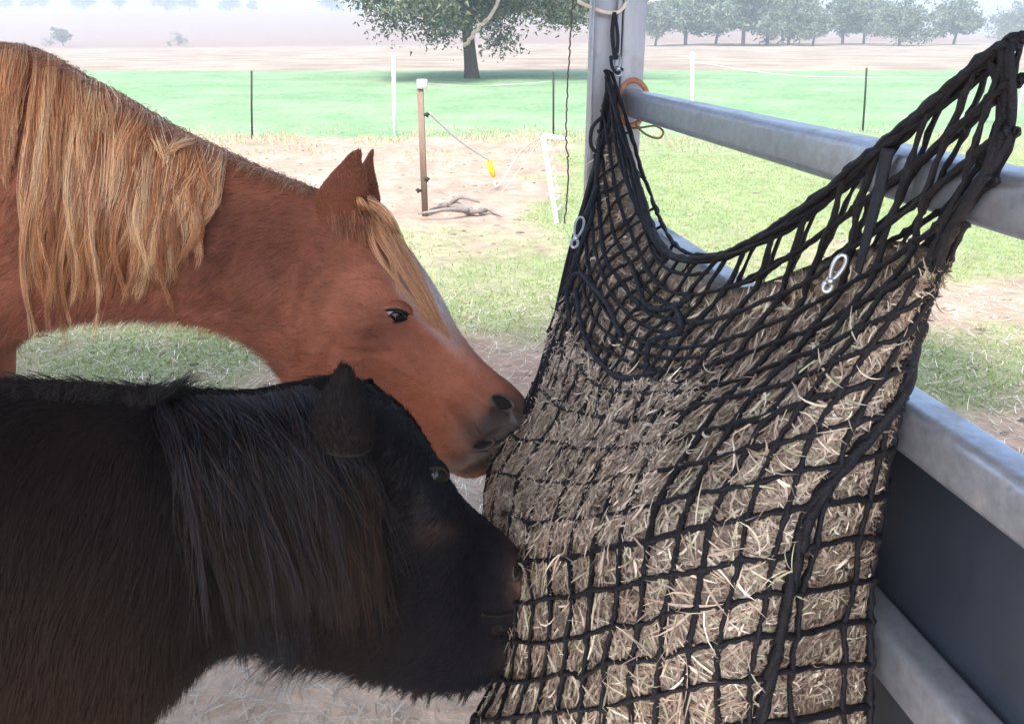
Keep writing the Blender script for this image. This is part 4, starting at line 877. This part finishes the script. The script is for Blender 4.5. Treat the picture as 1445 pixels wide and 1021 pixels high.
# ---- black pony
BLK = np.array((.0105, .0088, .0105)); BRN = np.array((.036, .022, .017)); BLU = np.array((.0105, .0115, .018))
def pcol(px, V, sa):
    x, y = px[..., 0], px[..., 1]; n = fbm(V, 5, 4, 2)[..., None]; n2 = fbm(V, 30, 3, 6)[..., None]
    c = mix(BLK, BRN, np.clip((1-sm(x, 120, 330))*(.35+.9*sm(y, 600, 900)), 0, 1)[..., None]*np.clip(.5+n, 0, 1)); c = c*(.75+.5*n2)
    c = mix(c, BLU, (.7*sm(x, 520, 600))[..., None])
    e_ = lambda cx, cy, rx, ry: np.exp(-((x-cx)/rx)**2-((y-cy)/ry)**2)[..., None]
    c = mix(c, np.array((.13, .075, .064)), .9*e_(718, 800, 16, 42)*(.5+n)); c = mix(c, np.array((.06, .045, .045)), .6*e_(700, 890, 18, 18)); c = mix(c, np.array((.065, .036, .029)), .6*e_(588, 690, 28, 9)); return c
PT = [(('w', -1.98, .74, .86), ('w', -1.97, .74, .74), .05, 0), (('w', -1.94, .74, 1.0), ('w', -1.92, .74, .64), .13, 0), (('w', -1.72, .76, 1.09), ('w', -1.68, .76, .52), .21, 0), (('w', -1.35, .79, 1.09), ('w', -1.30, .79, .47), .235, -.05),
 (('w', -.98, .84, 1.12), ('w', -.92, .84, .49), .22, -.1), ((-60, 562, .88), (-40, 1110, .89), .20, -.12), ((0, 555, .89), (50, 1085, .90), .19, -.15), ((60, 553, .90), (110, 1052, .91), .18, -.2), ((120, 556, .91), (165, 1012, .92), .165, -.2), ((180, 560, .92), (205, 985, .93), .15, -.15),
 ((235, 560, .935), (250, 940, .94), .138, -.1), ((290, 560, .95), (298, 902, .95), .125, -.05), ((345, 560, .96), (345, 888, .96), .115, 0), ((400, 553, .97), (395, 893, .97), .108, .05), ((450, 542, .985), (440, 902, .98), .106, .15), ((495, 540, .995), (480, 918, .995), .106, .25),
 ((535, 553, 1.01), (520, 934, 1.01), .105, .32), ((572, 580, 1.025), (555, 946, 1.025), .103, .38), ((603, 622, 1.035), (588, 956, 1.035), .098, .38), ((626, 664, 1.045), (618, 960, 1.05), .088, .28), ((648, 697, 1.06), (645, 957, 1.06), .078, .15), ((672, 722, 1.07), (668, 951, 1.07), .070, .05),
 ((698, 742, 1.08), (688, 941, 1.08), .064, 0), ((720, 762, 1.09), (703, 933, 1.09), .058, 0), ((736, 782, 1.095), (713, 922, 1.095), .048, 0), ((743, 806, 1.10), (719, 908, 1.10), .034, 0), ((744, 828, 1.10), (722, 890, 1.10), .018, 0), ((740, 842, 1.10), (724, 870, 1.10), .004, 0)]
PF = [(520, 800, 85, 95, 10, .016), (606, 672, 40, 30, 30, .014), (616, 676, 18, 12, 40, -.006), (585, 655, 30, 9, 25, .007), (650, 800, 60, 50, 60, -.010), (640, 740, 50, 12, 60, .006), (722, 800, 16, 22, 0, .010), (728, 812, 8, 14, 0, -.014),
      (715, 862, 34, 5, -8, -.014), (700, 905, 24, 20, 0, .007), (560, 640, 20, 20, 0, -.005), (590, 690, 30, 6, 20, .003), (560, 900, 60, 20, 0, .006)]
pb_ = body(PT, 420, 144, PF, pcol, 1.3)
PO = empty('pony', (-1.2, .84, 0), label='shaggy black pony with a thick dark mane eating at the hay net, lower left', cat='pony')
pm_ = MB(); pm_.add(pb_['V'].reshape(-1, 3), pb_['Q'], pb_['C'].reshape(-1, 3))
ears_p = []; pe = lambda t, x, z: BLK*1.0 if z < .2 else BLK*.9
for (b0, b1, t_, Y, th) in (((456, 630), (524, 634), (487, 513), .840, -.040), ((490, 565), (535, 570), (520, 538), 1.08, .03)):
    e_, EV = ear(PY(*b0, Y), PY(*b1, Y), PY(*t_, Y), (0, th, 0), pe, bend=(-.003, 0, .002), wide=.75, pw=.44); ears_p.append(EV)
    for v_, f_, c_ in zip(e_.v, e_.f, e_.c): pm_.add(v_, f_, c_)
for (x, y) in ((-.86, .74), (-.92, .96)): leg(pm_, [(x, y, .70, .11), (x+.02, y, .58, .085), (x, y, .36, .05), (x, y, .31, .046), (x, y, .18, .034), (x, y, .11, .042), (x+.03, y, .05, .045), (x+.045, y, 0, .055)], BRN)
for (x, y) in ((-1.70, .66), (-1.76, .88)): leg(pm_, [(x, y, .78, .15), (x+.05, y, .60, .11), (x-.06, y, .42, .06), (x-.08, y, .37, .052), (x-.05, y, .2, .036), (x-.03, y, .11, .044), (x, y, .05, .046), (x+.015, y, 0, .055)], BRN)
pm_.build('body', M['skin'], PO)
ptree = bvh_of(pm_); pq_ = MB(); pq_.add(pb_['V'].reshape(-1, 3), pb_['Q']); ptree0 = bvh_of(pq_)
tl = lock_strands([[(-1.96, .74, .98), (-2.06, .74, .85), (-2.07, .74, .55), (-2.04, .74, .2)]]*3, 350, .001, 5, thick=.05, tipr=.6)
hair_obj('tail', tl, strand_rad(len(tl), tl.shape[1], .0006), pick([(.02, .016, .016)], len(tl), .2), M['maned'], PO)
def plen(px, p, n):
    x, y = px[:, 0], px[:, 1]; L = np.interp(x, [0, 250, 420, 520, 620, 700, 740], [.036, .032, .028, .018, .010, .007, .005])
    low = np.clip(-n[:, 2], 0, 1)*(x > 430)*(x < 700); L = L*(1+2.6*low); topf = np.clip(n[:, 2], 0, 1)*(x < 240); return L*(1+.25*topf), 1+.9*topf+low*.2
for q_, EV in enumerate(ears_p): ear_coat(EV, BLK*1.3, 5200, .008, PO, 70+q_)
coat(pb_, 110000, plen, .5, .28, PO, 4, rad=.00050)
ehp = ptree.ray_cast(Vector(CAM), Vector(ray(617, 673)/np.linalg.norm(ray(617, 673)))); ep = np.array(ehp[0]); vd = CAM-ep; vd /= np.linalg.norm(vd); v2 = vd*.45+np.array((.62, -.5, .05)); v2 /= np.linalg.norm(v2)
eyeball(ep-v2*.0155, .0220, v2, math.radians(25), PO, mat('black_eyelid', (.008, .007, .009), .8, 0, .1, bump=(240, .5, .002)), .0210, .0135)
M['pmuz'] = mat('brown_black_muzzle_skin', (.030, .020, .0195), .4, 0, .5, noise=(90, .5), bump=(300, .5, .002))
patch(ptree, 731, 800, 6, 17, 12, .0, M['nostril'], 'nostril', PO, base=.0015, rim=.0034, rimmat=M['pmuz'])
patch(ptree, 721, 838, 15, 18, -10, .0012, M['pmuz'], 'lip', PO, base=-.001)
patch(ptree, 704, 893, 19, 22, -25, .0012, M['pmuz'], 'lower_lip', PO, base=-.001)
ml = drape(ptree, catmull([(738, 852), (722, 864), (702, 868), (680, 866)], 24), [.001]*24); MB().tube(ml, .0026, 6).build('mouth', M['nostril'], PO)
r_ = np.random.default_rng(18); guides = []; pcl = []
PCL = [(.006, .006, .009), (.010, .011, .018), (.012, .009, .0095), (.022, .023, .034), (.030, .016, .013)]
def pony_lock(x0, mx, my, x1, y1, lift, y0=None, amp=3):
    y0 = crest(pb_, x0)+4 if y0 is None else y0; n = 14; t = np.linspace(0, 1, n); ph = r_.random()*6.28
    a, m_, e_ = np.array((x0, y0)), np.array((mx, my)), np.array((x1, y1)); bz = ((1-t)**2)[:, None]*a+(2*t*(1-t))[:, None]*m_+(t**2)[:, None]*e_
    bz[:, 0] += amp*np.sin(t*5+ph)*t; return drape(ptree0, bz, .005+lift*np.sin(math.pi*np.clip(t*1.15, 0, 1))+.012*t)
for k in range(260):
    f = (k+r_.random())/260; x0 = 228+207*f; wx = 62*(1-f)+80+26*r_.normal(); x1 = x0+wx; y1 = 740+150*r_.random()+(60*r_.random() if r_.random() < .3 else 0)
    if x0 > 400: x1 = min(x1, 470+40*r_.random()); wx = x1-x0
    if x1 < 430: y1 = 850+100*r_.random()**1.5
    guides.append(pony_lock(x0, x0+wx*(.30+.75*r_.random())-6*(f < .15), mix(crest(pb_, x0), y1, .25+.35*r_.random()), x1, y1, .010+.022*r_.random(), amp=4+9*r_.random()))
    pcl.append(PCL[r_.integers(0, 4)] if r_.random() > .02+.30*f*f*(x0 < 400) else PCL[4])
for k in range(70):                                      # forelock side and hair below the ear
    f = r_.random(); x0 = 448+66*f; y0 = 648+12*f; x1 = x0+15+30*r_.random(); y1 = 800+130*r_.random(); guides.append(pony_lock(x0, x0+14, 700, x1, y1, .012, y0=y0)); pcl.append(PCL[r_.choice([0, 2, 2, 4])])
mst = lock_strands(guides, 40, .001, 4, thick=.0068, frizz=.0022, tipr=.12, mixlen=.6)
mc = np.repeat(np.array(pcl), 40, 0)*(1+.3*(RNG.random((len(mst), 1))-.5))
fl = []
for k in range(150):                                     # loose single hairs and thin wisps that stray from the locks
    x0 = 222+215*r_.random(); a = 30+150*r_.random(); fl.append(pony_lock(x0, x0+a*(.1+1.0*r_.random()), 600+150*r_.random(), x0+a, 700+230*r_.random(), .015+.03*r_.random(), amp=14))
fs_ = lock_strands(fl, 7, .001, 14, thick=.004, frizz=.004, tipr=.8, mixlen=.6); mst = np.concatenate([mst, fs_]); mc = np.concatenate([mc, pick(PCL, len(fs_), .2)])
hair_obj('mane', mst, strand_rad(len(mst), mst.shape[1], .00046), mc, M['maned'], PO)
# standing tufts where the mane starts, and wisps hanging under jaw and throat
st_ = []
for k in range(34):
    x0 = 200+50*r_.random(); y0 = crest(pb_, x0)+10; dx = 8+52*r_.random(); h = 24+34*r_.random(); n = 8; t = np.linspace(0, 1, n)
    px_ = np.stack([x0+dx*t**1.6, y0-h*t+6*t*t], -1); st_.append(PY(px_[:, 0], px_[:, 1], .90+.05*r_.random()))
for k in range(45):
    x0 = -20+240*r_.random(); y0 = crest(pb_, x0)+10; n = 8; t = np.linspace(0, 1, n); px_ = np.stack([x0+(r_.normal()*8+5)*t, y0-(16+14*r_.random())*t], -1); st_.append(PY(px_[:, 0], px_[:, 1], .86+.08*r_.random()))
s1 = lock_strands(st_, 12, .001, 6, thick=.005, frizz=.002, tipr=.15, mixlen=.6, npt=10)
hair_obj('mane_tufts', s1, strand_rad(len(s1), s1.shape[1], .0004), pick([(.009, .008, .010)], len(s1), .3), M['maned'], PO)
wi = []
for k in range(120):
    x0 = 500+200*r_.random(); i_ = np.argmin(np.abs(PROJ(pb_['V'][:, 72])[:, 0]-x0)); p0 = pb_['V'][i_, 72-6+r_.integers(0, 12)]; L = .018+.025*r_.random(); t = np.linspace(0, 1, 7)[:, None]; wi.append(p0+np.array((.015*r_.normal()-.006, .01*r_.normal(), 0))*t+np.array((0, 0, -L))*t)
for k in range(26):
    x0 = 325+100*r_.random(); p0 = PY(x0, 878, .92); L = .03+.05*r_.random(); t = np.linspace(0, 1, 7)[:, None]; wi.append(p0+np.array((.01*r_.normal(), 0, 0))*t+np.array((0, 0, -L))*t)
s1 = lock_strands(wi, 24, .001, 7, thick=.0055, frizz=.0012, tipr=.25, mixlen=.5, npt=8)
hair_obj('beard', s1, strand_rad(len(s1), s1.shape[1], .0004), pick([(.010, .008, .009), (.018, .012, .010)], len(s1), .3), M['maned'], PO)

# hay hanging from the pony's mouth
r_ = np.random.default_rng(31); n = 46; p0 = PY(716+10*r_.random(n), 858+10*r_.random(n), 1.06+.02*r_.random(n)); d = np.stack([.45+.5*r_.random(n), -.1+.2*r_.normal(size=n), -.75+.35*r_.normal(size=n)], -1)
mm = MB(); ribbons(mm, p0, d, np.stack([0*p0[:, 0], 0*p0[:, 0], -.03*r_.random(n)], -1), .03+.08*r_.random(n), .0015+.002*r_.random(n), pick([(.6, .53, .4), (.45, .38, .3), (.55, .52, .38)], n), seg=5, nrm=np.array([(0, -1, 0.)])+r_.normal(size=(n, 3))*.3, taper='both')
tag(mm.build('hay_mouthful', M['hay'], None, smooth=False, at=p0[0]), 'wisp of dry stalks hanging from the black pony\'s lips', 'hay')
for o in SC.objects:
    if o.parent is None and o.type == 'EMPTY' and 'category' not in o: print('untagged', o.name)
# ------------------------------------------------------------------ haze
hz = MB(); zb, zt = -3, 75; V = [(-1000, -12, zb), (1000, -12, zb), (1000, 830, zb), (-1000, 830, zb), (-1000, -12, zt), (1000, -12, zt), (1000, 830, zt), (-1000, 830, zt)]
hz.add(V, [(0, 3, 2, 1), (4, 5, 6, 7), (0, 1, 5, 4), (1, 2, 6, 5), (2, 3, 7, 6), (3, 0, 4, 7)])
hmt = bpy.data.materials.new('haze_air'); hmt.use_nodes = True; hn = hmt.node_tree; hn.nodes.clear(); ho = hn.nodes.new('ShaderNodeOutputMaterial'); pv = hn.nodes.new('ShaderNodeVolumePrincipled')
pv.inputs['Color'].default_value = (.74, .86, .97, 1); pv.inputs['Density'].default_value = .0025; pv.inputs['Anisotropy'].default_value = .1; hn.links.new(pv.outputs[0], ho.inputs['Volume'])
tag(hz.build('haze', hmt, smooth=False), kind='stuff')
